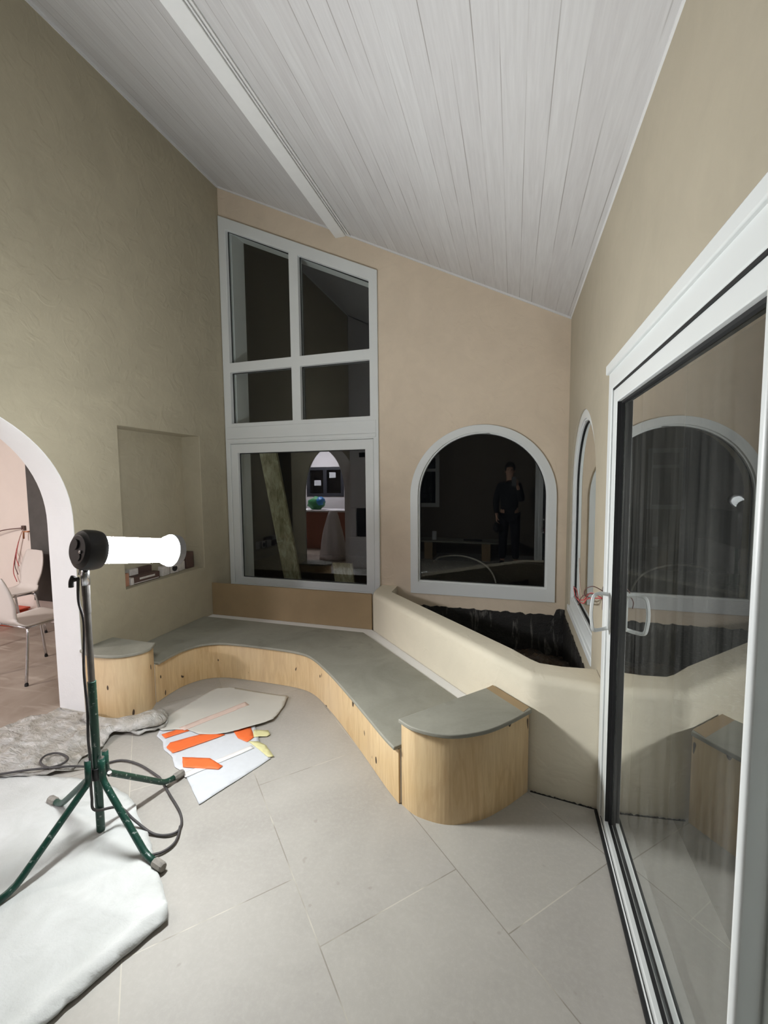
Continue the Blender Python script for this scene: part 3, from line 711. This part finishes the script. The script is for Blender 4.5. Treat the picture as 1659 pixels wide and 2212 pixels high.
bm = bmesh.new(); lathe(bm, [(.0465, .058), (.353, .058)], axm(0), 40); lt = obj('light_tube', bm, 'tube', wk, smooth=False)
lt.data.materials.append(MP['tube_mid']); lt.data.materials.append(MP['tube_back'])
for p in lt.data.polygons:
    dt = p.normal.dot(Vector((.93, 0, .36)))
    p.material_index = 0 if dt > .25 else 1 if dt > -.2 else 2
bm = bmesh.new(); lathe(bm, [(.354, .060), (.354, .071), (.370, .074)], axm(0), 40)
fc = obj('far_ring', bm, 'tube_back', wk)
bm = bmesh.new(); lathe(bm, [(.371, .074), (.374, .080), (.410, .078), (.418, .060)], axm(0), 40); obj('far_cap', bm, simple('grey_far_cap', (.30, .30, .31), .5), wk)
bm = bmesh.new()
for k in range(30):
    a = 2*PI*k/30; m4 = axm(.350) @ Matrix.Translation((.0665*math.cos(a), .0665*math.sin(a), 0)); lathe(bm, [(0, .0013), (.006, .0013)], m4, 6)
obj('ring_holes', bm, 'gasket', fc)
# hub and legs
bm = bmesh.new(); tube(bm, [(0, 0, .262), (0, 0, .315)], .0225, 20); hub = obj('hub', bm, 'black', wk, bevel=.002)
bm = bmesh.new(); tube(bm, [(.03, .03, .285), (.055, .012, .285)], .005, 8); tube(bm, [(.052, .014, .278), (.056, .011, .292)], .009, 8); obj('hub_bolt', bm, 'steel', hub)
for deg in (-10, 80, -100, 170):
    a = math.radians(deg); dv = Vector((math.cos(a), math.sin(a), 0)); o_ = dv*.036
    zz = lambda r, z: tuple(dv*r + Vector((0, 0, z)))
    bm = bmesh.new()
    pts = [zz(.036, .365), zz(.036, .30), zz(.038, .275), zz(.050, .255), zz(.285, .055), zz(.305, .040), zz(.330, .030), zz(.372, .024)]
    tube(bm, pts, .0135, 14); lg = obj('leg', bm, 'green', wk, smooth=True)
    bm = bmesh.new(); tube(bm, [zz(.036, .366), zz(.036, .3685)], .011, 14); obj('leg_cap', bm, 'chrome', lg)
    bm = bmesh.new(); tube(bm, [zz(.362, .0245), zz(.368, .024), zz(.412, .0215), zz(.418, .0215)], [.015, .0185, .0185, .015], 8); obj('rubber_foot', bm, 'rubber', lg)
# cable
W_ = lambda x, y, z=.010: Vector((x, y, z))
P0 = PC
cab = [P0+Vector((-.015, -.02, 1.15)), P0+Vector((-.03, -.012, 1.05)), P0+Vector((-.024, 0, .95)), P0+Vector((-.030, -.008, .75)), P0+Vector((-.028, -.005, .58)), P0+Vector((-.004, -.028, .46)),
       P0+Vector((.001, -.029, .38)), P0+Vector((.002, -.033, .30)), P0+Vector((.002, -.033, .20)), P0+Vector((.012, -.030, .14)), W_(1.09, -2.30, .10), W_(1.16, -2.29, .05), W_(1.262, -2.291), W_(1.339, -2.277), W_(1.36, -2.235), W_(1.30, -2.165), W_(1.155, -2.078),
       W_(1.03, -2.005), W_(.979, -1.985), W_(.82, -1.943), W_(.69, -1.945), W_(.60, -2.02), W_(.506, -2.088, .036), W_(.409, -2.127, .036), W_(.317, -2.107, .036), W_(.286, -2.056, .036), W_(.328, -2.024, .036), W_(.419, -2.035, .036), W_(.447, -2.071, .036), W_(.421, -2.120, .036), W_(.321, -2.172, .036), W_(.214, -2.236, .036), W_(.05, -2.34, .036)]
bm = bmesh.new(); tube(bm, spline(cab, 7), .0055, 8); tag(obj('power_cable', bm, 'cable', smooth=True), 'dark grey power cable running down the stand and looping over the floor', 'cable')
bm = bmesh.new(); tube(bm, spline([W_(1.352, -2.225, .011), W_(1.385, -2.275), W_(1.395, -2.315), W_(1.380, -2.355), W_(1.345, -2.385, .012)], 6), .0055, 8)
tag(obj('cable_end', bm, 'cable', smooth=True), 'short loose grey cable end curling beside the front foot of the stand', 'cable')

# ------------------------------------------------------------------ sheets on the floor
cl_out = [(1.44, -3.18), (1.50, -2.93), (1.60, -2.62), (1.618, -2.575), (1.585, -2.54), (1.50, -2.475), (1.434, -2.437), (1.36, -2.40), (1.349, -2.37), (1.25, -2.30), (1.135, -2.245), (1.05, -2.18), (.96, -2.14), (.80, -2.115), (.60, -2.12), (.40, -2.16), (.28, -2.19), (.10, -2.27), (-.15, -2.45), (-.18, -3.18)]
Efold = [Vector((1.44, -3.18)), Vector((1.50, -2.93)), Vector((1.60, -2.62)), Vector((1.618, -2.575))]
def segd(q, a, b):
    t = max(0, min(1, (q-a).dot(b-a)/(b-a).length_squared)); return (q-(a+(b-a)*t)).length
def z_cloth(x, y):
    q = Vector((x, y)); z = .008 + .008*(nz(x, y, 4.5, 3)+.5) + .004*nz(x, y, 13, 4) + .002*nz(x, y, 30, 4)
    d = min(segd(q, Efold[i], Efold[i+1]) for i in range(3)); z += .020*math.exp(-((d-.045)/.032)**2)
    d = segd(q, Vector((1.04, -2.34)), Vector((1.10, -2.20))); z += .016*math.exp(-(d/.035)**2)
    d = segd(q, Vector((1.10, -2.20)), Vector((1.34, -2.42))); z += .010*math.exp(-(d/.03)**2)
    d = segd(q, Vector((1.04, -2.36)), Vector((.85, -2.33))); z += .012*math.exp(-(d/.028)**2)
    d = segd(q, Vector((1.1, -2.62)), Vector((1.5, -2.60))); z += .006*math.exp(-(d/.02)**2)
    d = segd(q, Vector((.95, -2.40)), Vector((.70, -2.75))); z += .008*math.exp(-(d/.05)**2)
    if (q-Vector((1.04, -2.35))).length < .05: z = min(z, .018)
    return z
o = obj('drop_cloth', sheet(cl_out, z_cloth, .024, jag=.006), 'cloth', smooth=True); solidify(o, .006)
tag(o, 'thick white drop cloth spread under the work light stand', 'drop cloth')
pf = [(-.60, -2.02), (-.30, -1.955), (-.272, -1.811), (-.195, -1.70), (-.190, -1.645), (-.10, -1.645), (.0, -1.655), (.20, -1.665), (.33, -1.66), (.45, -1.60), (.49, -1.47), (.576, -1.484), (.655, -1.56), (.690, -1.625), (.595, -1.73), (.449, -1.755), (.445, -1.80), (.50, -1.90), (.47, -1.99), (.52, -2.08), (.423, -2.152), (.226, -2.23), (-.1, -2.35), (-.55, -2.45)]
def z_film(x, y):
    r1 = noise.noise((x*7+.5*y, y*16, 2)); r2_ = noise.noise((x*18, y*9, 5)); r3 = noise.noise((x*35, y*35, 9))
    amp = 1.0
    z = .010 + .030*max(0, .35-abs(r1))*amp + .030*max(0, .28-abs(r2_)) + .010*abs(r3)
    d = segd(Vector((x, y)), Vector((.50, -1.56)), Vector((.30, -1.85))); z += .030*math.exp(-(d/.07)**2)
    return z
o = obj('plastic_sheet', sheet(pf, z_film, .017, jag=.01), 'film', smooth=True); solidify(o, .0012)
tag(o, 'crumpled translucent plastic sheeting between the arch and the drop cloth', 'plastic sheet')
flap = [(.10, -1.675), (.24, -1.672), (.38, -1.640), (.475, -1.56), (.56, -1.515), (.645, -1.56), (.665, -1.625), (.60, -1.70), (.49, -1.755), (.36, -1.76), (.22, -1.75), (.11, -1.72)]
flap = [(p.x, p.y) for p in spline([(a, b, 0) for a, b in flap], 3, True)]
def z_flap(x, y):
    q = Vector((x, y)); d = min(segd(q, Vector(flap[i]), Vector(flap[(i+1) % len(flap)])) for i in range(len(flap)))
    return .030 + .052*min(1, d/.055)**.6 + .014*nz(x, y, 9, 3) + .018*nz(x, y, 4, 8)
o2 = obj('folded_flap', sheet(flap, z_flap, .018), 'film', o, smooth=True); solidify(o2, .0012)
# masking paper with orange tape
def z_low(x, y): return .0035 + .003*(nz(x, y, 6, 1)+.5)
lower = [(.655, -1.62), (.70, -1.70), (.78, -1.735), (.84, -1.79), (.95, -1.84), (1.02, -1.90), (1.10, -1.92), (1.20, -1.99), (1.338, -2.088), (1.42, -1.87), (1.485, -1.690), (1.36, -1.60), (1.299, -1.53), (1.20, -1.42), (.9, -1.40), (.75, -1.5)]
o = obj('masking_paper', sheet(lower, z_low, .022, jag=.003), 'paper', smooth=True); solidify(o, .001)
tag(o, 'white masking sheet with orange tape lying partly under the cream sheet', 'paper sheet')
lowp = o
def flat(poly, zf, dz, name, mat, parent, label=None):
    o = obj(name, sheet(poly, lambda x, y: zf(x, y)+dz, .02, jag=.003), mat, parent, smooth=True); solidify(o, .0007)
    if label: o['label'] = label
for tp_ in ([(.721, -1.684), (.772, -1.708), (.86, -1.60), (.79, -1.59)],
            [(.832, -1.732), (.845, -1.775), (.925, -1.812), (1.10, -1.58), (1.00, -1.57)],
            [(1.003, -1.825), (1.035, -1.86), (1.069, -1.893), (1.268, -1.856), (1.272, -1.826), (1.16, -1.79)],
            [(1.12, -1.53), (1.20, -1.59), (1.274, -1.607), (1.284, -1.554), (1.20, -1.46)]):
    flat(tp_, z_low, .0050, 'tape_strip', 'tape', lowp, 'orange tape strip')
flat([(1.10, -1.935), (1.14, -1.955), (1.345, -1.64), (1.315, -1.625)], z_low, .0035, 'pale_fold', 'whiteboard', lowp)
for tp_ in ([(1.238, -1.486), (1.277, -1.559), (1.31, -1.535), (1.353, -1.520), (1.36, -1.495), (1.324, -1.462)],
            [(1.275, -1.600), (1.333, -1.580), (1.40, -1.60), (1.495, -1.675), (1.468, -1.690), (1.38, -1.645)]):
    flat(tp_, z_low, .004, 'yellow_tape', 'ytape', lowp, 'crumpled yellow tape')
def z_up(x, y):
    q = Vector((x, y)); d = min(segd(q, Vector((1.300, -1.363)), Vector((1.115, -1.574))), 1)
    return .010 + .004*(nz(x, y, 5, 6)+.5) + .010*math.exp(-(d/.05)**2)
upper = [(.625, -1.632), (.60, -1.52), (.625, -1.30), (.659, -1.086), (.75, -1.05), (.95, -1.06), (1.234, -1.058), (1.275, -1.18), (1.300, -1.363), (1.25, -1.43), (1.215, -1.467), (1.16, -1.53), (1.108, -1.574), (1.02, -1.60), (.943, -1.621), (.84, -1.60), (.76, -1.625), (.70, -1.655)]
o = obj('masking_paper', sheet(upper, z_up, .022, jag=.003), 'paper2', smooth=True); solidify(o, .001)
tag(o, 'cream masking sheet lying on top near the curve of the bench', 'paper sheet')
flat([(.775, -1.60), (.83, -1.615), (1.04, -1.24), (.99, -1.215)], z_up, .0012, 'show_through_strip', 'ptape', o, 'faint pinkish tape strip')

# ------------------------------------------------------------------ loose wires by the sliding door
bm = bmesh.new(); box(bm, WD-.004, WD-.0005, -1.505, -1.49, .93, 1.04)
t = thing('wire_outlet', 'dark slot with loose red wires beside the door handle', 'wires', (0, 0, 0))
obj('slot', bm, 'brownbox', t)
def wire(pts, mat, r=.0022):
    bm = bmesh.new(); tube(bm, spline(pts, 8), r, 6); obj('wire', bm, mat, t, smooth=True)
o0 = (WD-.004, -1.497, .985)
wire([o0, (WD-.05, -1.47, 1.0), (WD-.07, -1.42, .955), (WD-.06, -1.25, .905), (WD-.045, -1.05, .855), (WD-.03, -.85, .86), (WD-.03, -.72, .85)], 'wire_red', .003)
wire([o0, (WD-.06, -1.46, .97), (WD-.07, -1.40, .93), (WD-.06, -1.22, .885), (WD-.045, -1.02, .845), (WD-.04, -.88, .83), (WD-.04, -.80, .86)], 'wire_red', .003)
wire([(WD-.07, -1.40, .93), (WD-.05, -1.15, .93), (WD-.03, -.95, 1.0), (WD-.02, -.85, 1.06)], 'wire_pale')
wire([(WD-.004, -1.497, 1.02), (WD-.045, -1.50, 1.04), (WD-.075, -1.48, 1.02), (WD-.075, -1.46, .985), (WD-.04, -1.47, .975), (WD-.004, -1.495, .985)], 'wire_dark')
wire([(WD-.004, -1.497, 1.0), (WD-.07, -1.49, 1.0), (WD-.095, -1.47, .97), (WD-.10, -1.44, .93)], 'wire_dark')

# ------------------------------------------------------------------ chairs in the next room
def make_chair(loc, rz, label):
    t = thing('shell_chair', label, 'chair', loc, 'white shell chairs in the next room', rz)
    # shell: seat curving up into back, local +Y is the front
    prof = [(.21, .440), (.195, .452), (.15, .455), (0, .447), (-.12, .444), (-.165, .452), (-.190, .480), (-.205, .52), (-.225, .62), (-.250, .73), (-.272, .83), (-.276, .845)]
    wid = [.150, .190, .205, .205, .205, .200, .170, .160, .195, .190, .150, .120]
    bm = bmesh.new(); nx = 10; rows = []
    for (y, z), wv in zip(spline([(a, b, 0) for a, b in prof], 3) and [(p.x, p.y) for p in spline([(a, b, 0) for a, b in prof], 3)], [p.x for p in spline([(a, 0, 0) for a in wid], 3)]):
        rows.append([bm.verts.new((wv*(2*i/nx-1), y + (.012*(2*i/nx-1)**2 if z > .5 else 0), z + (.006*(2*i/nx-1)**2 if z < .5 else 0))) for i in range(nx+1)])
    for a, b in zip(rows, rows[1:]):
        for i in range(nx): bm.faces.new((a[i], a[i+1], b[i+1], b[i]))
    o = obj('shell', bm, 'seat', t, smooth=True); solidify(o, .011, 0)
    bm = bmesh.new()
    tube(bm, [(-.16, .15, .425), (.16, .15, .425)], .010, 10); tube(bm, [(-.16, -.13, .425), (.16, -.13, .425)], .010, 10); tube(bm, [(-.16, .15, .425), (-.16, -.13, .425)], .009, 10); tube(bm, [(.16, .15, .425), (.16, -.13, .425)], .009, 10)
    obj('seat_frame', bm, 'chrome', t, smooth=True)
    for sx in (-1, 1):
        for sy, yy in ((1, .15), (-1, -.13)):
            bm = bmesh.new(); tube(bm, spline([(sx*.155, yy, .425), (sx*.19, yy+sy*.012, .415), (sx*.203, yy+sy*.02, .385), (sx*.235, yy+sy*.07, .012)], 5), .0105, 10)
            lg = obj('leg', bm, 'chrome', t, smooth=True)
            bm = bmesh.new(); tube(bm, [(sx*.2345, yy+sy*.069, .018), (sx*.2355, yy+sy*.0705, .0)], .013, 10); obj('foot_cap', bm, 'gasket', lg)
    return t
make_chair((-1.01, -1.235, 0), math.radians(-4), 'white shell chair with chrome legs just inside the arch')
make_chair((-2.13, -.72, 0), math.radians(172), 'white shell chair further back in front of the dark panel')
tag(obj('dark_panel', bx(-2.34, -1.35, -.335, -.302, .25, 2.30), 'darkpanel', bevel=.004), 'dark grey panel hanging on the wall behind the chairs', 'panel')
t = thing('tool_crate', 'red plastic crate on the floor behind the chairs', 'crate', (-2.53, -.45, 0))
obj('body', bx(-.14, .14, -.09, .09, 0, .16), 'red', t, bevel=.015); obj('lid', bx(-.15, .15, -.10, .10, .161, .18), 'red', t, bevel=.008)
bm = bmesh.new(); tube(bm, spline([(-.07, 0, .18), (-.06, 0, .215), (.06, 0, .215), (.07, 0, .18)], 4), .008, 8); obj('handle', bm, 'brownbox', t)
t = thing('wall_wiring', 'red and dark wires hanging from a small box on the pinkish wall', 'wires')
obj('junction_box', bx(-2.49, -2.44, -.32, -.301, 1.03, 1.08), 'brownbox', t)
for k, (dx, dz, mt) in enumerate(((-.10, -.30, 'wire_red'), (-.16, -.45, 'wire_red'), (-.08, -.22, 'wire_pale'), (-.13, -.38, 'wire_dark'))):
    bm = bmesh.new(); tube(bm, spline([(-2.465, -.32, 1.04), (-2.47+dx*.4, -.34, 1.0+dz*.3), (-2.47+dx, -.34, 1.03+dz), (-2.46+dx*.9, -.33, .98+dz*1.2)], 6), .0045, 6); obj('wire', bm, mt, t, smooth=True)
bm = bmesh.new(); tube(bm, spline([(-2.465, -.32, 1.055), (-2.70, -.36, 1.03), (-3.0, -.37, .96), (-3.3, -.36, .92)], 6), .006, 6); obj('wire', bm, 'wire_dark', t, smooth=True)
bm = bmesh.new(); tube(bm, [(-2.35, -.302, 1.02), (-2.35, -.345, 1.02), (-2.41, -.35, 1.02), (-2.415, -.35, .94)], .009, 10)
tag(obj('copper_pipe', bm, 'copper', smooth=True), 'short bent copper pipe stub on the pinkish wall', 'pipe')

# ------------------------------------------------------------------ outside the tall window
def board3(p0, p1, wv, t, mat):
    """straight board from p0 to p1 (centres), width vector wv, thickness vector t"""
    bm = bmesh.new(); p0, p1, wv, t = map(Vector, (p0, p1, wv, t)); vs = []
    for p in (p0, p1):
        for a, b in ((-1, -1), (1, -1), (1, 1), (-1, 1)): vs.append(bm.verts.new(p + wv*a*.5 + t*b*.5))
    for f in ((0,1,2,3), (7,6,5,4), (0,4,5,1), (1,5,6,2), (2,6,7,3), (3,7,4,0)): bm.faces.new([vs[i] for i in f])
    return bm
tag(obj('leaning_plank', board3((.50, .62, -.3), (.235, .30, 2.15), (.20, 0, .02), (0, .035, 0), MP['plank_wood']), 'plank_wood', bevel=.003), 'weathered plank leaning outside the tall window', 'plank')
tag(obj('paving_offcut', board3((1.10, .55, -.1), (1.085, .36, .70), (.22, 0, 0), (0, .03, 0), MP['plank_wood']), 'plank_wood', bevel=.003), 'pale slab leaning low outside the tall window at its right', 'slab')
struct(obj('floor_outside', bx(-3, 8, .31, 6, -.35, -.3), 'tar'), 'dark ground outside the windows', 'ground')
# outdoor hose seen through the arched window
bm = bmesh.new(); tube(bm, spline([(2.00, .55, .72), (2.08, .52, .78), (2.30, .50, .80), (2.50, .5, .73), (2.60, .5, .60), (2.61, .5, .45), (2.55, .5, .1), (2.4, .5, -.29)], 8), .008, 8)
tag(obj('hose', bm, 'rubber', smooth=True), 'pale hose arching up outside the arched gable window', 'hose')

# ------------------------------------------------------------------ things behind the camera, seen in the panes
fp_ = thing('fireplace', 'pale plastered fireplace with black firebox at the left wall, seen as a reflection', 'fireplace')
obj('chimney_breast', plate([[(.002, 1.06), (.62, 1.06), (.62, ceil_z(.62)-.01), (.002, ceil_z(.002)-.01)]], 1.0, lambda u, v, w: (u, -3.30-w, v)), 'kwhite', fp_, bevel=.01)
obj('hearth', bx(.002, .72, -4.4, -3.22, 0, .55), 'kwhite', fp_, bevel=.01)
obj('firebox', bx(.10, .60, -4.25, -3.36, .551, 1.058), 'black', fp_)
obj('back_pier', bx(.002, .095, -4.3, -3.32, .551, 1.058), 'kwhite', fp_)
obj('vent_slot', bx(.18, .50, -3.2995, -3.294, 1.95, 2.03), 'gasket', fp_)
t = thing('kitchen_counter', 'brown kitchen counter with pale worktop, seen as a reflection', 'counter', (0, 0, 0))
obj('cupboard', bx(-3.2, -.75, -5.65, -5.08, 0, .84), 'brickbrown', t); obj('worktop', bx(-3.25, -.72, -5.68, -5.04, .841, .88), 'kwhite', t, bevel=.004)
bm = bmesh.new(); bmesh.ops.create_icosphere(bm, subdivisions=3, radius=1)
for v in bm.verts:
    n_ = noise.noise(v.co*2.2); v.co = Vector((v.co.x*.20, v.co.y*.13, v.co.z*.15))*(1+.35*n_) + Vector((-1.62, -5.30, 1.02))
for v in bm.verts: v.co.z = max(v.co.z, .882)
o = obj('shopping_bag', bm, 'baggreen', smooth=True); tag(o, 'crumpled green and blue bag on the kitchen counter, seen as a reflection', 'bag')
bm = bmesh.new(); bmesh.ops.create_icosphere(bm, subdivisions=3, radius=1)
for v in bm.verts:
    n_ = noise.noise(v.co*2.5+Vector((3, 0, 0))); v.co = Vector((v.co.x*.09, v.co.y*.14, v.co.z*.10))*(1+.35*n_) + Vector((-1.50, -5.28, 1.07))
obj('bag_flap', bm, 'bagblue', o, smooth=True)
for k, (x, lb) in enumerate(((-1.95, 'small ceiling spot nearer the middle of the kitchen'), (-1.15, 'small ceiling spot at the side of the kitchen'))):
    t = thing('ceiling_spot', lb, 'spot light', (x, -5.0, 2.60), 'kitchen ceiling spots')
    bm = bmesh.new(); lathe(bm, [(0, .05), (-.02, .05), (-.02, .012), (-.09, .012)], Matrix.Identity(4), 20); obj('mount', bm, 'chrome', t)
    bm = bmesh.new(); lathe(bm, [(-.09, .032), (-.17, .036), (-.172, .034)], Matrix.Identity(4), 20); obj('housing', bm, 'chrome', t)
    bm = bmesh.new(); lathe(bm, [(-.173, .030), (-.178, .024)], Matrix.Identity(4), 20); obj('bulb', bm, 'bulb', t)
# cloth hanging over a trestle by the arch
bm = bmesh.new(); rows = []
for i in range(14):
    z = 1.05 - .95*i/13; row = []
    for k in range(32):
        a = 2*PI*k/32; r_ = (.06 + .16*(i/13)**.7)*(1+.16*math.sin(a*7+i*.2)*min(1, i/5)); row.append(bm.verts.new((-.62 + r_*1.2*math.cos(a), -3.95 + r_*math.sin(a), z)))
    rows.append(row)
for a, b in zip(rows, rows[1:]):
    for k in range(32): bm.faces.new((a[k], a[(k+1) % 32], b[(k+1) % 32], b[k]))
bm.faces.new(rows[0]); bm.faces.new(rows[-1][::-1])
bmesh.ops.translate(bm, verts=bm.verts, vec=(0, 0, -.095))
tag(obj('draped_sheet', bm, 'sheetwhite', smooth=True), 'white sheet draped over a stand in the next room, seen as a reflection', 'sheet')
t = thing('low_shelf', 'low wooden shelf along the wall behind the photographer, seen as a reflection', 'shelf', (0, 0, 0))
obj('top', bx(.9, 2.75, -4.95, -4.42, .33, .36), 'grey', t, bevel=.003)
for x in (1.10, 2.20): obj('leg', bx(x, x+.16, -4.9, -4.44, 0, .329), 'mdf', t)
bm = bmesh.new(); lathe(bm, [(0, .045), (.17, .045), (.17, .02), (.168, .02)], Matrix.Translation((1.27, -4.6, .361)), 24)
tag(obj('paper_roll', bm, 'paper'), 'white paper roll standing on the low shelf, seen as a reflection', 'roll')
bm = bmesh.new(); box(bm, 1.85, 2.2, -4.62, -4.56, .361, .39); tag(obj('hand_tool', bm, 'black', bevel=.008), 'dark hand tool lying on the low shelf, seen as a reflection', 'tool')

# ------------------------------------------------------------------ the photographer, reflected in the arched window
def skin(name, joints, edges, mat, parent=None, sub=2, root=0):
    me = bpy.data.meshes.new(name); me.from_pydata([j[0] for j in joints], edges, [])
    o = link(name, me, mat, parent); md = o.modifiers.new('skin', 'SKIN'); md.use_smooth_shade = True
    for i, j in enumerate(joints):
        r = j[1]; me.skin_vertices[0].data[i].radius = r if isinstance(r, tuple) else (r, r)
    me.skin_vertices[0].data[root].use_root = True
    s = o.modifiers.new('subdivision', 'SUBSURF'); s.levels = sub; s.render_levels = sub
    return o
PX, PY = 2.70, -4.12
per = thing('person', 'person in dark jacket and trousers standing and holding up a phone, seen as a reflection', 'person', (PX, PY, 0))
J = []; E_ = []
def j(p, r, parent=None):
    J.append((Vector(p), r))
    if parent is not None: E_.append((parent, len(J)-1))
    return len(J)-1
pel = j((0, 0, .95), (.15, .11)); wst = j((0, .0, 1.10), (.135, .10), pel); ch = j((0, .01, 1.32), (.165, .115), wst); nk0 = j((0, .0, 1.47), (.075, .07), ch)
nk = j((0, .01, 1.54), .055, nk0); hd1 = j((0, .03, 1.62), (.070, .078), nk); hd2 = j((0, .025, 1.70), (.078, .095), hd1); hd3 = j((0, .015, 1.77), (.066, .08), hd2)
def hand(w, d, side, n, thumbdir, curl):
    """palm, four fingers of unequal length and a thumb from wrist joint w along d"""
    d = Vector(d).normalized(); s_ = Vector(side).normalized(); n = Vector(n).normalized(); base = J[w][0]
    pm = j(base + d*.05, (.026, .017), w)
    for k, ln in enumerate((.068, .076, .071, .056)):
        off = s_*(.030 - .020*k); k0 = j(base + d*.092 + off, .0095, pm); k1 = j(base + d*(.092+ln*.45) + off + n*ln*.25*curl, .0085, k0); j(base + d*(.092+ln*.65) + off + n*ln*.75*curl, .0072, k1)
    t0 = j(base + d*.035 + s_*.032 + n*.010, .011, pm); t1 = j(base + d*.062 + s_*.048 + n*.028, .0095, t0); j(base + d*.082 + s_*.040 + n*.048, .008, t1)
# left arm (towards -X) hangs, holding a pouch
s1 = j((-.17, .0, 1.42), .058, ch); e1 = j((-.235, -.01, 1.14), .043, s1); w1_ = j((-.215, .08, .90), .027, e1); hand(w1_, (0, .10, -1), (0, 1, .1), (1, 0, 0), 1, 1.0)
# right arm holds the phone up at the lens
s2_ = j((.16, .0, 1.42), .058, ch); e2 = j((.20, .06, 1.16), .043, s2_); w2_ = j((.13, .285, 1.42), .027, e2); hand(w2_, (-.25, .30, .85), (-.9, .1, -.2), (-.1, .9, -.3), 1, .55)
for sx in (-1, 1):
    hp_ = j((sx*.09, 0, .90), .095, pel); kn = j((sx*.105, .02, .50), .062, hp_); an = j((sx*.115, -.01, .09), .040, kn); hl = j((sx*.117, .03, .045), .042, an); j((sx*.13, .17, .035), .034, hl)
body = skin('body', J, E_, 'skin', per)
# face and ears
bm = bmesh.new()
def blob(c, r, s=(1, 1, 1), bm=bm):
    q = bmesh.ops.create_icosphere(bm, subdivisions=2, radius=1)
    for v in q['verts']: v.co = Vector((v.co.x*r*s[0], v.co.y*r*s[1], v.co.z*r*s[2])) + Vector(c)
blob((0, .118, 1.675), .016, (.8, 1.1, 1.5)); obj('nose', bm, 'skin', body, smooth=True)
for nm_, c_, r_, s_, mt_ in (('ear', (-.079, .02, 1.68), .022, (.4, .8, 1.3), 'skin'), ('ear', (.079, .02, 1.68), .022, (.4, .8, 1.3), 'skin'), ('mouth', (0, .100, 1.637), .020, (1.2, .5, .35), 'skin'),
                             ('eye', (-.03, .103, 1.705), .010, (1.2, .7, .7), 'black'), ('eye', (.03, .103, 1.705), .010, (1.2, .7, .7), 'black')):
    bm = bmesh.new(); blob(c_, r_, s_, bm); obj(nm_, bm, mt_, body, smooth=True)
bm = bmesh.new(); q = bmesh.ops.create_icosphere(bm, subdivisions=4, radius=1)
for v in q['verts']:
    v.co = Vector((v.co.x*.090, v.co.y*.108, v.co.z*.105))*(1+.05*noise.noise(v.co*6)) + Vector((0, .005, 1.745))
    if v.co.y > .07 and v.co.z < 1.76: v.co.y = .06
obj('hair', bm, 'hair', body, smooth=True)
jk = [(Vector((0, 0, .90)), (.175, .13)), (Vector((0, 0, 1.10)), (.160, .122)), (Vector((0, .01, 1.32)), (.188, .138)), (Vector((0, 0, 1.475)), (.095, .088)),
      (Vector((-.17, 0, 1.42)), .078), (Vector((-.235, -.01, 1.14)), .062), (Vector((-.217, .07, .93)), .045),
      (Vector((.16, 0, 1.42)), .078), (Vector((.20, .06, 1.16)), .062), (Vector((.138, .258, 1.385)), .045), (Vector((0, 0, .84)), (.175, .13))]
skin('jacket', jk, [(1, 0), (1, 2), (2, 3), (2, 4), (4, 5), (5, 6), (2, 7), (7, 8), (8, 9), (0, 10)], 'jacket', per, root=1)
tj = [(Vector((0, 0, .96)), (.165, .125))]; te = []
for sx in (-1, 1):
    b0 = len(tj); tj += [(Vector((sx*.09, 0, .88)), .11), (Vector((sx*.105, .02, .50)), .082), (Vector((sx*.115, -.005, .11)), .066)]; te += [(0, b0), (b0, b0+1), (b0+1, b0+2)]
skin('trousers', tj, te, 'trousers', per)
for sx in (-1, 1):
    bm = bmesh.new(); q = bmesh.ops.create_icosphere(bm, subdivisions=3, radius=1)
    for v in q['verts']:
        v.co = Vector((v.co.x*.052, v.co.y*.15, v.co.z*.06)) + Vector((sx*.122, .075, .045)); v.co.z = max(0.0, v.co.z)
    obj('shoe', bm, 'black', per, smooth=True)
# what the person holds
bm = bmesh.new(); q = bmesh.ops.create_icosphere(bm, subdivisions=3, radius=1)
for v in q['verts']: v.co = Vector((v.co.x*.06, v.co.y*.12, v.co.z*.09))*(1+.12*noise.noise(v.co*3)) + Vector((PX-.215, PY+.11, .70))
tag(obj('pouch', bm, 'black', smooth=True), 'dark pouch held in the hanging hand of the person, seen as a reflection', 'pouch')
bm = bmesh.new(); box(bm, -.037, .037, -.004, .004, -.125, .030)
back_p = CAM - fwd*.016
ph = obj('phone', bm, 'black', bevel=.003); ph.location = back_p; ph.rotation_euler = (PITCH, 0, YAW)
tag(ph, 'dark phone held upright by the person, seen as a reflection', 'phone')
